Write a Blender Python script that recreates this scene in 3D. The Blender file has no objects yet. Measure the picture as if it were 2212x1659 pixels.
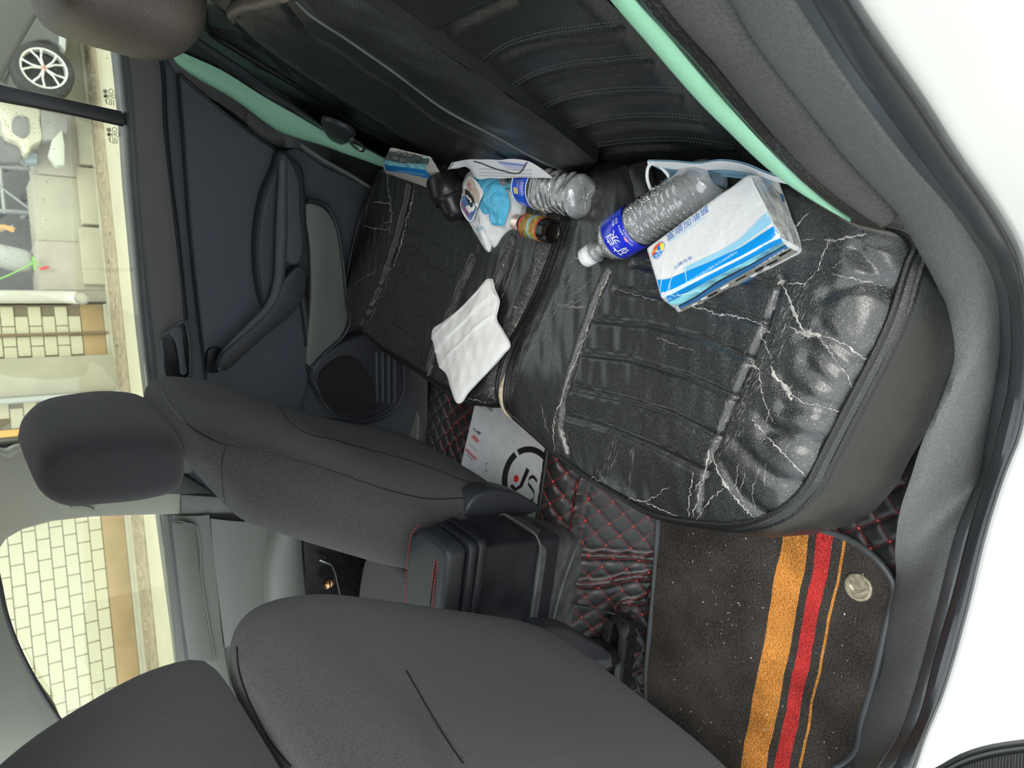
import bpy, bmesh, math, random
import numpy as np
from mathutils import Vector, Matrix
from mathutils.bvhtree import BVHTree
random.seed(7); rng = np.random.default_rng(7)
SC = bpy.context.scene
COL = SC.collection
# ------------------------------------------------------------------ camera
W, H, F = 2212., 1659., 1580.
CAM = np.array([-.1025, -.2186, 1.1884])
_zc = np.array([1900., -178., F]); _b = -579.
_yc = np.array([(-F*F+178*_b)/1900., _b, F])
_up = -_zc/np.linalg.norm(_zc); _ya = _yc/np.linalg.norm(_yc)
_xr = np.cross(_ya, _up)
if _xr[1] > 0: _xr = -_xr
R = np.array([_xr, _ya, _up])            # world = R @ (image right, image down, forward)
cd = bpy.data.cameras.new('camera'); cam = bpy.data.objects.new('camera', cd); COL.objects.link(cam)
cd.sensor_width = 36; cd.lens = F/W*36; cd.clip_start = .02; cd.clip_end = 100
M3 = np.stack([R[:, 0], -R[:, 1], -R[:, 2]], axis=1)
cam.matrix_world = Matrix.Translation(Vector(CAM)) @ Matrix(M3.tolist()).to_4x4()
cd.dof.use_dof = True; cd.dof.focus_distance = 1.1; cd.dof.aperture_fstop = 9.5
SC.camera = cam
# ------------------------------------------------------------------ light: bright hazy sky and a soft sun
wd = bpy.data.worlds.new('sky'); SC.world = wd; wd.use_nodes = True
nt = wd.node_tree; bg = nt.nodes['Background']
tc = nt.nodes.new('ShaderNodeTexCoord'); sx = nt.nodes.new('ShaderNodeSeparateXYZ'); cr = nt.nodes.new('ShaderNodeValToRGB')
nt.links.new(tc.outputs['Generated'], sx.inputs[0]); nt.links.new(sx.outputs['Z'], cr.inputs[0]); nt.links.new(cr.outputs[0], bg.inputs[0])
cr.color_ramp.elements[0].position = 0; cr.color_ramp.elements[0].color = (.80, .86, .92, 1)
cr.color_ramp.elements[1].position = 1; cr.color_ramp.elements[1].color = (.93, .97, 1.0, 1)
bg.inputs[1].default_value = 1.85
sd = bpy.data.lights.new('sun', 'SUN'); sun = bpy.data.objects.new('sun', sd); COL.objects.link(sun)
sd.energy = 1.6; sd.angle = math.radians(30); sd.color = (1, .955, .87)
SUN_FROM = Vector((.30, -.62, .80))      # direction towards the sun, behind the photographer
sun.rotation_euler = SUN_FROM.to_track_quat('Z', 'Y').to_euler()
SC.view_settings.view_transform = 'Standard'; SC.view_settings.look = 'None'
SC.view_settings.gamma = 1; SC.view_settings.use_curve_mapping = False
SC.view_settings.exposure = .28
SC.cycles.max_bounces = 10; SC.cycles.transparent_max_bounces = 24
SC.cycles.use_denoising = True
# ------------------------------------------------------------------ helpers
def ray(p):
    d = np.array([p[0]-W/2, p[1]-H/2, F]); return R @ (d/np.linalg.norm(d))
def U(p, x=None, y=None, z=None, pl=None):
    """photo point -> point on a known plane of the car (x, y or z constant, or pl = a,b,c : z=a+b*x+c*y)"""
    d = ray(p)
    if x is not None: t = (x-CAM[0])/d[0]
    elif y is not None: t = (y-CAM[1])/d[1]
    elif z is not None: t = (z-CAM[2])/d[2]
    else:
        a, b, c = pl; t = (a+b*CAM[0]+c*CAM[1]-CAM[2])/(d[2]-b*d[0]-c*d[1])
    return CAM+t*d
def UL(ps, **k): return np.array([U(p, **k) for p in ps])
def UB(p, a=-.13, b=.3):                  # on a reclined plane x = a + b*z
    d = ray(p); t = (a+b*CAM[2]-CAM[0])/(d[0]-b*d[2]); return CAM+t*d
def spl(P, n, closed=False):
    P = np.asarray(P, float)
    Q = np.vstack([P[-1:], P, P[:2]]) if closed else np.vstack([2*P[:1]-P[1:2], P, 2*P[-1:]-P[-2:-1]])
    m = len(P) if closed else len(P)-1
    out = []
    for i in range(m):
        p0, p1, p2, p3 = Q[i:i+4]
        d1 = max(np.linalg.norm(p2-p1), 1e-9); d0 = max(np.linalg.norm(p1-p0), 1e-9); d2 = max(np.linalg.norm(p3-p2), 1e-9)
        m1 = .5*((p2-p1)/d1+(p1-p0)/d0)*d1; m2 = .5*((p3-p2)/d2+(p2-p1)/d1)*d1
        for t in np.linspace(0, 1, 12, endpoint=False):
            out.append((2*t**3-3*t**2+1)*p1+(t**3-2*t**2+t)*m1+(-2*t**3+3*t**2)*p2+(t**3-t**2)*m2)
    out.append(P[0] if closed else P[-1]); out = np.array(out)
    return resamp(out, n+1 if closed else n)[:n]
def resamp(P, n):
    P = np.asarray(P, float); s = np.r_[0, np.cumsum(np.linalg.norm(np.diff(P, axis=0), axis=1))]
    t = np.linspace(0, s[-1], n); return np.stack([np.interp(t, s, P[:, k]) for k in range(P.shape[1])], 1)
RL = {}                                    # world location of each root
def root_of(o):
    while o.parent: o = o.parent
    return o
def mk(name, V, Fc, mat, parent=None, smooth=True, ang=40, base=None):
    V = np.asarray(V, float)
    if parent is not None: L = RL[root_of(parent).name]
    else:
        if base is None: mn, mx = V.min(0), V.max(0); base = np.array([(mn[0]+mx[0])/2, (mn[1]+mx[1])/2, mn[2]])
        L = np.asarray(base, float)
    me = bpy.data.meshes.new(name); me.from_pydata((V-L).tolist(), [], [tuple(map(int, f)) for f in Fc]); me.validate(verbose=False)
    if mat is not None: me.materials.append(mat)
    if smooth:
        me.shade_smooth(); me.set_sharp_from_angle(angle=math.radians(ang))
    o = bpy.data.objects.new(name, me); COL.objects.link(o)
    if parent is not None: o.parent = parent
    else: o.location = L; RL[o.name] = L
    return o
def fixn(o):
    bm = bmesh.new(); bm.from_mesh(o.data); bmesh.ops.recalc_face_normals(bm, faces=bm.faces); bm.to_mesh(o.data); bm.free(); return o
def tag(o, label=None, cat=None, group=None, kind=None):
    for k, v in (('label', label), ('category', cat), ('group', group), ('kind', kind)):
        if v: o[k] = v
    return o
def thing(name, loc, label=None, cat=None, group=None, kind=None):
    o = bpy.data.objects.new(name, None); COL.objects.link(o); o.location = loc; o.empty_display_size = .05
    RL[o.name] = np.asarray(loc, float); return tag(o, label, cat, group, kind)
def grid_faces(nu, nv, closed=False, off=0):
    f = []
    for i in range(nu-1):
        for j in range(nv if closed else nv-1):
            a = i*nv+j; b = i*nv+(j+1) % nv; f.append((off+a, off+b, off+b+nv, off+a+nv))
    return f
def loft(rings, closed=True, cap=False):
    rings = [np.asarray(r) for r in rings]; n = len(rings[0]); V = np.vstack(rings); Fc = grid_faces(len(rings), n, closed)
    if cap: Fc += [tuple(range(n))[::-1], tuple(range((len(rings)-1)*n, len(rings)*n))]
    return V, Fc
def tube_g(P, r, seg=8, cap=True):
    P = np.asarray(P, float); n = len(P); T = np.gradient(P, axis=0); T /= np.linalg.norm(T, axis=1)[:, None]+1e-12
    a = np.array([0, 0, 1.]) if abs(T[0][2]) < .9 else np.array([1., 0, 0]); N = a-T[0]*a.dot(T[0]); N /= np.linalg.norm(N)
    rs = np.broadcast_to(r, (n,)); rings = []
    for i in range(n):
        N = N-T[i]*N.dot(T[i]); N /= np.linalg.norm(N)+1e-12; B = np.cross(T[i], N)
        t = np.linspace(0, 2*math.pi, seg, endpoint=False)
        rings.append(P[i]+rs[i]*(np.cos(t)[:, None]*N+np.sin(t)[:, None]*B))
    return loft(rings, True, cap)
def tube(name, P, r, mat, parent=None, seg=8, **k):
    V, Fc = tube_g(P, r, seg); return mk(name, V, Fc, mat, parent, **k)
def join(parts):
    V = []; Fc = []; n = 0
    for v, f in parts:
        V.append(np.asarray(v)); Fc += [tuple(i+n for i in q) for q in f]; n += len(v)
    return np.vstack(V), Fc
def slab(name, P, dv, mat, parent=None, bev=.003, seg=2, both=False, **k):
    """closed outline P (3D, roughly planar) extruded by vector dv, edges bevelled"""
    P = np.asarray(P, float); n = len(P); dv = np.asarray(dv, float)
    bm = bmesh.new(); a = [bm.verts.new(p) for p in P]; b = [bm.verts.new(p+dv) for p in P]
    bm.faces.new(a); bm.faces.new(b[::-1])
    for i in range(n): bm.faces.new((a[i], b[i], b[(i+1) % n], a[(i+1) % n]))
    bmesh.ops.recalc_face_normals(bm, faces=bm.faces)
    if bev:
        ed = [e for e in bm.edges if e.calc_face_angle(0) > .6]
        bmesh.ops.bevel(bm, geom=ed, offset=bev, segments=seg, affect='EDGES', profile=.5, clamp_overlap=True)
    bm.verts.ensure_lookup_table(); bm.faces.ensure_lookup_table()
    V = np.array([v.co[:] for v in bm.verts]); idx = {v: i for i, v in enumerate(bm.verts)}
    Fc = [[idx[v] for v in f.verts] for f in bm.faces]; bm.free()
    return mk(name, V, Fc, mat, parent, **k)
def boxg(c, s, rot=None):
    c = np.asarray(c, float); h = np.asarray(s, float)/2
    V = np.array([[x, y, z] for x in (-1, 1) for y in (-1, 1) for z in (-1, 1)])*h
    if rot is not None: V = V @ np.asarray(rot).T
    return V+c, [(0, 1, 3, 2), (4, 6, 7, 5), (0, 4, 5, 1), (2, 3, 7, 6), (0, 2, 6, 4), (1, 5, 7, 3)]
def box(name, c, s, mat, parent=None, bev=.004, **k):
    c = np.asarray(c, float); s = np.asarray(s, float)/2
    P = [c+np.array([sx*s[0], sy*s[1], -s[2]]) for sx, sy in ((-1, -1), (1, -1), (1, 1), (-1, 1))]
    return slab(name, P, (0, 0, 2*s[2]), mat, parent, bev, **k)
def coons(b, t, l, r, nu, nv):
    """b,t: curves left->right (bottom, top); l,r: curves bottom->top"""
    b, t, l, r = resamp(b, nu), resamp(t, nu), resamp(l, nv), resamp(r, nv)
    u = np.linspace(0, 1, nu)[None, :, None]; v = np.linspace(0, 1, nv)[:, None, None]
    S = (1-v)*b[None]+v*t[None]+(1-u)*l[:, None]+u*r[:, None]
    S -= (1-u)*(1-v)*b[0]+u*(1-v)*b[-1]+(1-u)*v*t[0]+u*v*t[-1]
    return S.reshape(-1, 3), grid_faces(nv, nu)
def dpoly(V, L):
    """distance of verts V to polyline L, vectorised"""
    V = np.asarray(V); L = np.asarray(L); d = np.full(len(V), 9.)
    for a, b in zip(L[:-1], L[1:]):
        ab = b-a; t = np.clip(((V-a)@ab)/(ab@ab+1e-12), 0, 1); d = np.minimum(d, np.linalg.norm(V-a-t[:, None]*ab, axis=1))
    return d
def bvh(V, Fc): return BVHTree.FromPolygons([tuple(v) for v in V], [tuple(map(int, f)) for f in Fc])
def cast(p, trees):
    d = ray(p); best = None
    for t in trees:
        h, n, i, dist = t.ray_cast(Vector(CAM), Vector(d))
        if h and (best is None or dist < best[2]): best = (np.array(h), np.array(n), dist)
    if best is None: return None
    n = best[1]; n = n if n@d < 0 else -n
    return best[0], n
def castl(ps, trees, off=0., n=None):
    out = []
    P = spl(ps, n) if n else ps
    for p in P:
        h = cast(p, trees)
        if h: out.append(h[0]+h[1]*off)
    return np.array(out)
def ribbon_g(P, N, w):
    P = np.asarray(P); N = np.asarray(N); T = np.gradient(P, axis=0); B = np.cross(T, N); B /= np.linalg.norm(B, axis=1)[:, None]+1e-9
    w = np.broadcast_to(w, (len(P),))[:, None]
    return loft([P-B*w/2, P+N*w*.25, P+B*w/2], False)
def lathe_g(prof, O, A, seg=32, dent=None):
    """prof: (distance along axis, radius)"""
    O = np.asarray(O, float); A = np.asarray(A, float)/np.linalg.norm(A); a = np.array([0, 0, 1.]) if abs(A[2]) < .9 else np.array([1., 0, 0])
    X = np.cross(A, a); X /= np.linalg.norm(X); Y = np.cross(X, A); rings = []
    t = np.linspace(0, 2*math.pi, seg, endpoint=False)
    for s, r in prof:
        rr = r*np.ones(seg)
        if dent: rr = dent(s, r, t)
        rings.append(O+A*s+(np.cos(t)*rr)[:, None]*X+(np.sin(t)*rr)[:, None]*Y)
    return loft(rings, True, False)
def lathe(name, prof, O, A, mat, parent=None, seg=32, dent=None, **k):
    V, Fc = lathe_g(prof, O, A, seg, dent); return fixn(mk(name, V, Fc, mat, parent, **k))
def smst(e0, e1, x): t = np.clip((x-e0)/(e1-e0), 0, 1); return t*t*(3-2*t)
def text_g(s, size=1., ext=0., shear=0.):
    c = bpy.data.curves.new('t', 'FONT'); c.body = s; c.size = size; c.align_x = 'CENTER'; c.align_y = 'CENTER'; c.extrude = ext; c.shear = shear; c.resolution_u = 3
    o = bpy.data.objects.new('t', c); COL.objects.link(o); dg = bpy.context.evaluated_depsgraph_get()
    me = bpy.data.meshes.new_from_object(o.evaluated_get(dg))
    V = np.array([v.co[:] for v in me.vertices]) if len(me.vertices) else np.zeros((0, 3)); Fc = [tuple(p.vertices) for p in me.polygons]
    bpy.data.objects.remove(o); bpy.data.curves.remove(c); bpy.data.meshes.remove(me)
    return V, Fc
def flat_text(name, s, size, O, X, Y, mat, parent, bold=0, w=None, lift=.0006, shear=0):
    V, Fc = text_g(s, 1., 0, shear)
    if not len(V): return None
    X = np.asarray(X, float); X = X/np.linalg.norm(X); Y = np.asarray(Y, float); Y = Y-X*X.dot(Y); Y /= np.linalg.norm(Y); N = np.cross(X, Y)
    if N@(CAM-np.asarray(O)) < 0: N = -N
    ww = V[:, 0].max()-V[:, 0].min(); sx = (w/ww) if w else size
    P = np.asarray(O)+V[:, :1]*sx*X+V[:, 1:2]*size*Y+N*lift
    return mk(name, P, Fc, mat, parent, smooth=False)
# ------------------------------------------------------------------ materials
MT = {}
def mat(name, col, rough=.5, metal=0., bump=None, var=0., spec=.5, sheen=0., alpha=1., emit=None, vscale=6., coat=0.):
    """bump: list of (kind, scale, strength)"""
    if name in MT: return MT[name]
    m = bpy.data.materials.new(name); m.use_nodes = True; n = m.node_tree.nodes; l = m.node_tree.links; b = n['Principled BSDF']
    b.inputs['Base Color'].default_value = (*col, 1); b.inputs['Roughness'].default_value = rough; b.inputs['Metallic'].default_value = metal
    b.inputs['Specular IOR Level'].default_value = spec; b.inputs['Sheen Weight'].default_value = sheen; b.inputs['Coat Weight'].default_value = coat
    t = n.new('ShaderNodeTexCoord')
    if var:
        no = n.new('ShaderNodeTexNoise'); no.inputs['Scale'].default_value = vscale; no.inputs['Detail'].default_value = 6
        l.new(t.outputs['Object'], no.inputs['Vector'])
        mx = n.new('ShaderNodeMix'); mx.data_type = 'RGBA'; mrg = n.new('ShaderNodeMapRange'); w_ = .16 if vscale >= 20 else .4; mrg.inputs[1].default_value = .5-w_; mrg.inputs[2].default_value = .5+w_; l.new(no.outputs['Fac'], mrg.inputs[0]); l.new(mrg.outputs[0], mx.inputs['Factor'])
        mx.inputs[6].default_value = (*[c*(1-var) for c in col], 1); mx.inputs[7].default_value = (*[min(1, c*(1+var)) for c in col], 1)
        l.new(mx.outputs[2], b.inputs['Base Color'])
    prev = None
    for kind, sc, st in (bump or []):
        if kind == 'noise': x = n.new('ShaderNodeTexNoise'); x.inputs['Scale'].default_value = sc; x.inputs['Detail'].default_value = 4; out = x.outputs['Fac']; l.new(t.outputs['Object'], x.inputs['Vector'])
        elif kind == 'vor': x = n.new('ShaderNodeTexVoronoi'); x.feature = 'DISTANCE_TO_EDGE'; x.inputs['Scale'].default_value = sc; out = x.outputs['Distance']; l.new(t.outputs['Object'], x.inputs['Vector'])
        elif kind == 'vorf': x = n.new('ShaderNodeTexVoronoi'); x.inputs['Scale'].default_value = sc; out = x.outputs['Distance']; l.new(t.outputs['Object'], x.inputs['Vector'])
        elif kind == 'wavey': x = n.new('ShaderNodeTexWave'); x.bands_direction = 'Y'; x.inputs['Scale'].default_value = sc; out = x.outputs['Fac']; l.new(t.outputs['Object'], x.inputs['Vector'])
        elif kind == 'wavex': x = n.new('ShaderNodeTexWave'); x.bands_direction = 'X'; x.inputs['Scale'].default_value = sc; out = x.outputs['Fac']; l.new(t.outputs['Object'], x.inputs['Vector'])
        bp = n.new('ShaderNodeBump'); bp.inputs['Strength'].default_value = abs(st); bp.inputs['Distance'].default_value = .002; bp.invert = st < 0
        if kind == 'vor':
            mp = n.new('ShaderNodeMath'); mp.operation = 'MINIMUM'; mp.inputs[1].default_value = .18; l.new(out, mp.inputs[0]); out = mp.outputs[0]; bp.inputs['Distance'].default_value = .006
        l.new(out, bp.inputs['Height'])
        if prev: l.new(prev.outputs[0], bp.inputs['Normal'])
        prev = bp
    if prev: l.new(prev.outputs[0], b.inputs['Normal'])
    if emit: b.inputs['Emission Color'].default_value = (*col, 1); b.inputs['Emission Strength'].default_value = emit
    MT[name] = m; return m
def clear(name, tint, refl=1., rough=.03, ior=1.5, body=None, bodyw=0., bump=None):
    """thin clear pane / plastic wall: see-through with fresnel gloss"""
    m = bpy.data.materials.new(name); m.use_nodes = True; n = m.node_tree.nodes; l = m.node_tree.links; n.remove(n['Principled BSDF']); o = n['Material Output']
    tr = n.new('ShaderNodeBsdfTransparent'); tr.inputs[0].default_value = (*tint, 1); gl = n.new('ShaderNodeBsdfGlossy'); gl.inputs['Roughness'].default_value = rough
    fr = n.new('ShaderNodeFresnel'); fr.inputs[0].default_value = ior; mu = n.new('ShaderNodeMath'); mu.operation = 'MULTIPLY'; mu.inputs[1].default_value = refl; l.new(fr.outputs[0], mu.inputs[0])
    a = n.new('ShaderNodeMixShader'); l.new(mu.outputs[0], a.inputs[0]); src = tr
    if bodyw:
        df = n.new('ShaderNodeBsdfDiffuse'); df.inputs[0].default_value = (*body, 1); ms = n.new('ShaderNodeMixShader'); ms.inputs[0].default_value = bodyw
        l.new(tr.outputs[0], ms.inputs[1]); l.new(df.outputs[0], ms.inputs[2]); src = ms
    l.new(src.outputs[0], a.inputs[1]); l.new(gl.outputs[0], a.inputs[2]); l.new(a.outputs[0], o.inputs[0])
    if bump:
        t = n.new('ShaderNodeTexCoord'); x = n.new('ShaderNodeTexNoise'); x.inputs['Scale'].default_value = bump[0]; x.inputs['Detail'].default_value = 3; l.new(t.outputs['Object'], x.inputs['Vector'])
        bp = n.new('ShaderNodeBump'); bp.inputs['Strength'].default_value = bump[1]; bp.inputs['Distance'].default_value = .004; l.new(x.outputs['Fac'], bp.inputs['Height']); l.new(bp.outputs[0], gl.inputs['Normal']); l.new(bp.outputs[0], fr.inputs['Normal'])
    MT[name] = m; return m
LEATHER = mat('black_leather', (.013, .0145, .0145), .32, bump=[('vor', 520, .25), ('noise', 22, .35), ('noise', 70, .15)], var=.25)
LEATHER_OLD = mat('worn_black_leather', (.013, .015, .0145), .27, spec=1., bump=[('vor', 560, .35), ('noise', 26, .35), ('noise', 90, .15)], var=.35, vscale=14)
PIPING = mat('leather_piping', (.011, .012, .012), .28, bump=[('noise', 300, .3)])
for m_, cw, crr in ((LEATHER_OLD, .55, .20), (LEATHER, .12, .25)):
    m_.node_tree.nodes['Principled BSDF'].inputs['Coat Weight'].default_value = cw; m_.node_tree.nodes['Principled BSDF'].inputs['Coat Roughness'].default_value = crr
FABRIC = mat('charcoal_fabric', (.055, .054, .056), .9, bump=[('noise', 1500, .8)], var=.55, vscale=700, sheen=.25, spec=.2)
FABRIC_HEAD = mat('charcoal_headrest_fabric', (.042, .041, .047), .85, bump=[('noise', 1500, .5)], var=.3, vscale=800, sheen=.2, spec=.25)
FELT = mat('grey_felt', (.11, .11, .11), .95, bump=[('noise', 900, 1.)], var=.25, vscale=600, spec=.15)
PLASTIC = mat('slate_plastic', (.088, .096, .108), .55, bump=[('noise', 900, .35)], var=.08)
PLASTIC_D = mat('dark_plastic', (.032, .036, .043), .42, bump=[('noise', 700, .3)], var=.12)
PLASTIC_G = mat('greenish_grey_plastic', (.19, .20, .175), .5, bump=[('noise', 900, .3)], var=.06)
TRIM_D = mat('grey_jamb_plastic', (.085, .088, .092), .5, bump=[('noise', 1200, .3)], var=.06)
SILL = mat('scuffed_sill_plastic', (.118, .126, .120), .6, bump=[('noise', 500, .6), ('noise', 40, .3)], var=.22, vscale=420)
COVER = mat('console_cover_plastic', (.095, .105, .10), .6, bump=[('noise', 500, .4)], var=.35, vscale=30)
CONS = mat('console_black_plastic', (.015, .017, .022), .36, bump=[('noise', 900, .2)], var=.3, vscale=20)
RUBBER = mat('black_rubber', (.035, .038, .042), .38, bump=[('noise', 400, .15)], var=.2)
RUBBER_W = mat('worn_grey_rubber', (.065, .071, .077), .4, bump=[('noise', 60, .2)], var=.5, vscale=14)
PAINT = mat('white_car_paint', (.56, .57, .555), .25, coat=.5, var=.02, vscale=3)
GREEN = mat('mint_green_leather', (.30, .62, .42), .55, bump=[('vor', 400, .25), ('noise', 60, .4)], var=.05)
THREAD_R = mat('red_thread', (.50, .045, .05), .7)
THREAD_K = mat('dark_grey_thread', (.10, .108, .105), .7)
SCUFF = mat('scuffed_leather_lines', (.22, .22, .205), .9)
CRACK = mat('peeled_leather_backing', (.44, .43, .39), .9, bump=[('noise', 500, .5)], var=.3, vscale=150)
BEIGE_T = mat('beige_pillar_trim', (.42, .43, .35), .7, bump=[('noise', 900, .3)], var=.04)
ROOF = mat('grey_roof_lining', (.22, .235, .20), .85, bump=[('noise', 900, .3)], var=.05)
CARPET = mat('dark_carpet', (.03, .03, .03), 1, bump=[('noise', 500, 1.)], var=.3, vscale=100)
WHITE = mat('white_print', (.85, .86, .86), .5)
BLACKP = mat('black_print', (.01, .01, .012), .5)
CHROME = mat('polished_metal', (.7, .7, .68), .22, metal=1)
BLACKM = mat('black_metal', (.016, .017, .018), .4, metal=.3, bump=[('noise', 200, .3)], var=.4, vscale=60)
FOAM = mat('beige_foam_edge', (.62, .52, .38), .95, bump=[('noise', 500, 1.)], var=.2, vscale=150)
GLASS = clear('window_glass', (.90, .93, .88), 1., .01, 1.5)
# ================================================================== REAR BENCH
SP = (.328, -.1375, 0.)                   # seat plane z = a + b*x
bench = thing('bench_seat', (-.27, .68, 0.), 'wide black leather rear bench seat with cracked cushion and ribbed backrest', 'bench seat')
near_front = [(1765, 1006), (1745, 1045), (1715, 1080), (1675, 1109), (1630, 1127), (1580, 1134), (1516, 1131), (1421, 1115), (1336, 1071), (1304, 1052), (1263, 1027), (1200, 979), (1150, 935), (1112, 902)]
near_side = [(1765, 1006), (1813, 911), (1844, 851), (1882, 778), (1923, 690), (1964, 563), (1976, 535), (1962, 512), (1915, 497)]
near_seam = [(1112, 902), (1095, 880), (1092, 850), (1100, 800), (1118, 750), (1152, 680), (1190, 600), (1230, 480), (1255, 400), (1290, 335)]
near_back = [(1915, 497), (1850, 474), (1780, 425), (1650, 355), (1500, 335), (1400, 345), (1290, 335)]
def curveS(px, n, pl=SP): return spl(UL(px, pl=pl), n)
NU, NV = 190, 170
Vn, Fn = coons(curveS(near_side[::-1], NU)[::-1], curveS(near_seam[::-1], NU)[::-1], curveS(near_front, NV), curveS(near_back, NV), NU, NV)
# grooves of the quilted panel, drawn on the seat plane
groove_px = [([(1318, 585), (1290, 640), (1262, 720), (1235, 800), (1210, 870), (1198, 930), (1205, 985)], .009, .0038),
             ([(1690, 600), (1678, 640), (1660, 690), (1630, 760), (1600, 830), (1570, 900), (1545, 960), (1520, 1010), (1500, 1060), (1490, 1110)], .006, .0032)]
ribs_px = [[(1370, 570), (1450, 585), (1560, 600), (1690, 612)], [(1330, 625), (1440, 640), (1560, 665), (1655, 700)], [(1285, 690), (1400, 700), (1520, 730), (1625, 780)], [(1252, 762), (1360, 775), (1490, 815), (1592, 862)], [(1228, 838), (1340, 862), (1450, 895), (1545, 945)], [(1212, 900), (1300, 925), (1420, 975), (1515, 1025)]]
SPG = (SP[0]+.03, SP[1], 0)
gr = [(UL(p, pl=SPG), d, w) for p, d, w in groove_px]+[(UL(p, pl=SPG), .0055, .0045) for p in ribs_px]
def bulge(V, nu, nv, h, edge=.06):
    i = np.arange(len(V)); u = (i % nu)/(nu-1); v = (i//nu)/(nv-1)
    e = np.minimum(np.minimum(u, 1-u), np.minimum(v, 1-v))
    return h*(1-(1-np.clip(e/edge, 0, 1))**2)
def vnoise(V, sc, amp, seed=0):
    r = np.random.default_rng(seed); z = np.zeros(len(V))
    for k in range(7):
        w = r.normal(size=3)*sc*(1+k*.35); z += np.sin(V@w+r.uniform(0, 6.3))/(1+k*.35)
    return z*amp/3
def press(V, G):
    z = np.zeros(len(V))
    for L, d, w in G:
        lo, hi = L.min(0)-.04, L.max(0)+.04; m = np.all((V[:, :2] > lo[:2]) & (V[:, :2] < hi[:2]), axis=1)
        if m.any():
            q = V[m].copy(); q[:, 2] = 0; LL = L.copy(); LL[:, 2] = 0; z[m] -= d*np.exp(-(dpoly(q, LL)/w)**2)
    return z
# radiating gather wrinkles near the near side piping
wr_px = [[(1790, 640), (1870, 610), (1935, 640)], [(1780, 700), (1830, 760), (1880, 790)], [(1740, 730), (1800, 780), (1845, 840)], [(1700, 820), (1760, 860), (1830, 895)], [(1650, 900), (1720, 960), (1790, 985)], [(1600, 960), (1680, 1040), (1740, 1050)], [(1560, 1000), (1600, 1080), (1640, 1120)], [(1860, 540), (1900, 600), (1930, 660)], [(1880, 510), (1920, 520), (1955, 530)], [(1820, 860), (1780, 820), (1750, 780)], [(1800, 900), (1750, 880), (1700, 880)], [(1770, 960), (1700, 930), (1660, 935)]]
wr = [(UL(spl(np.array(p, float), 8), pl=(SP[0]+.02, SP[1], 0)), .004, .008) for p in wr_px]
def dome(V, nu, nv, h, wu, wv):
    i = np.arange(len(V)); u = (i % nu)/(nu-1); v = (i//nu)/(nv-1)
    f = lambda t, w: 1-(1-np.clip(t/w, 0, 1))**2
    return h*f(u, wu[0])*f(1-u, wu[1])*f(v, wv[0])*f(1-v, wv[1])
Vn[:, 2] += dome(Vn, NU, NV, .031, (.42, .08), (.14, .10))+press(Vn, gr)+press(Vn, wr)+vnoise(Vn, 45, .0009, 3)*np.minimum(1, bulge(Vn, NU, NV, 1., .05))
fixn(mk('cushion_cover', Vn, Fn, LEATHER_OLD, bench, ang=80))
T_near = bvh(Vn, Fn)
# far half
SP2 = SP
far_front = [(1078, 868), (1050, 872), (1010, 868), (960, 843), (900, 800), (850, 770), (805, 733), (780, 710), (762, 680)]
far_side = [(762, 680), (751, 650), (750, 610), (757, 560), (770, 500), (785, 450), (805, 405), (822, 365)]
far_seam = [(1078, 868), (1074, 845), (1080, 800), (1100, 745), (1135, 680), (1172, 600), (1214, 480), (1238, 400), (1262, 340)]
far_back = [(822, 365), (880, 352), (980, 345), (1120, 345), (1262, 340)]
NU2, NV2 = 120, 160
Vf, Ff = coons(curveS(far_seam, NU2), curveS(far_side, NU2), curveS(far_front, NV2), curveS(far_back[::-1], NV2), NU2, NV2)
g2 = [[(893, 405), (885, 450), (868, 510), (850, 570), (828, 630), (805, 680), (785, 712)], [(1035, 560), (1010, 620), (985, 680), (960, 740), (940, 790), (935, 830)],
      [(1120, 520), (1095, 590), (1070, 650), (1050, 700), (1020, 800)]]
r2 = [[(880, 485), (940, 505), (1000, 540)], [(862, 530), (920, 555), (985, 592)], [(843, 578), (905, 610), (962, 643)], [(822, 620), (880, 650), (935, 690)], [(800, 665), (860, 705), (912, 742)]]
G2 = [(UL(spl(np.array(p, float), 14), pl=SP), .007, .008) for p in g2]+[(UL(p, pl=SP), .0035, .0055) for p in r2]
Vf[:, 2] += bulge(Vf, NU2, NV2, .012)+press(Vf, G2)+vnoise(Vf, 55, .0018, 9)*np.minimum(1, bulge(Vf, NU2, NV2, 1., .05))
fixn(mk('cushion_cover', Vf, Ff, LEATHER_OLD, bench, ang=80))
T_far = bvh(Vf, Ff); T_seat = [T_near, T_far]
# skirts below the piping
def skirt(curve, prof, sc, mtl, nm='side_panel'):
    C3 = curve; T = np.gradient(C3, axis=0); T[:, 2] = 0; T /= np.linalg.norm(T, axis=1)[:, None]; Nn = np.stack([T[:, 1], -T[:, 0], 0*T[:, 0]], 1)
    ctr = np.array([-.27, .68, 0]); s = np.sign(np.sum(Nn*(C3-ctr)*[1, 1, 0], axis=1).sum()); Nn = Nn*s
    rings = []
    for o, dz in prof: rings.append(C3+Nn*o*sc[:, None]+np.array([0, 0, dz]))
    V, Fc = loft(rings, False); V += vnoise(V, 40, .0015, 5)[:, None]*[1, 1, 0]
    return fixn(mk(nm, V, Fc, mtl, bench, ang=70)), V, Fc
cn = spl(np.vstack([curveS(near_side[::-1], 60)[:-1], curveS(near_front, 70)]), 150)
prof = [(0, 0), (.008, -.004), (.018, -.016), (.027, -.036), (.032, -.06), (.037, -.085), (.042, -.115), (.044, -.145), (.036, -.17), (.008, -.185), (-.04, -.195), (-.05, -.36)]
tt = np.linspace(0, 1, 150); scn = np.where(tt < .42, 1., 1-.62*smst(.42, .62, tt))
_, Vs, Fs = skirt(cn, prof, scn, LEATHER)
T_skirt = bvh(Vs, Fs)
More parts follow.
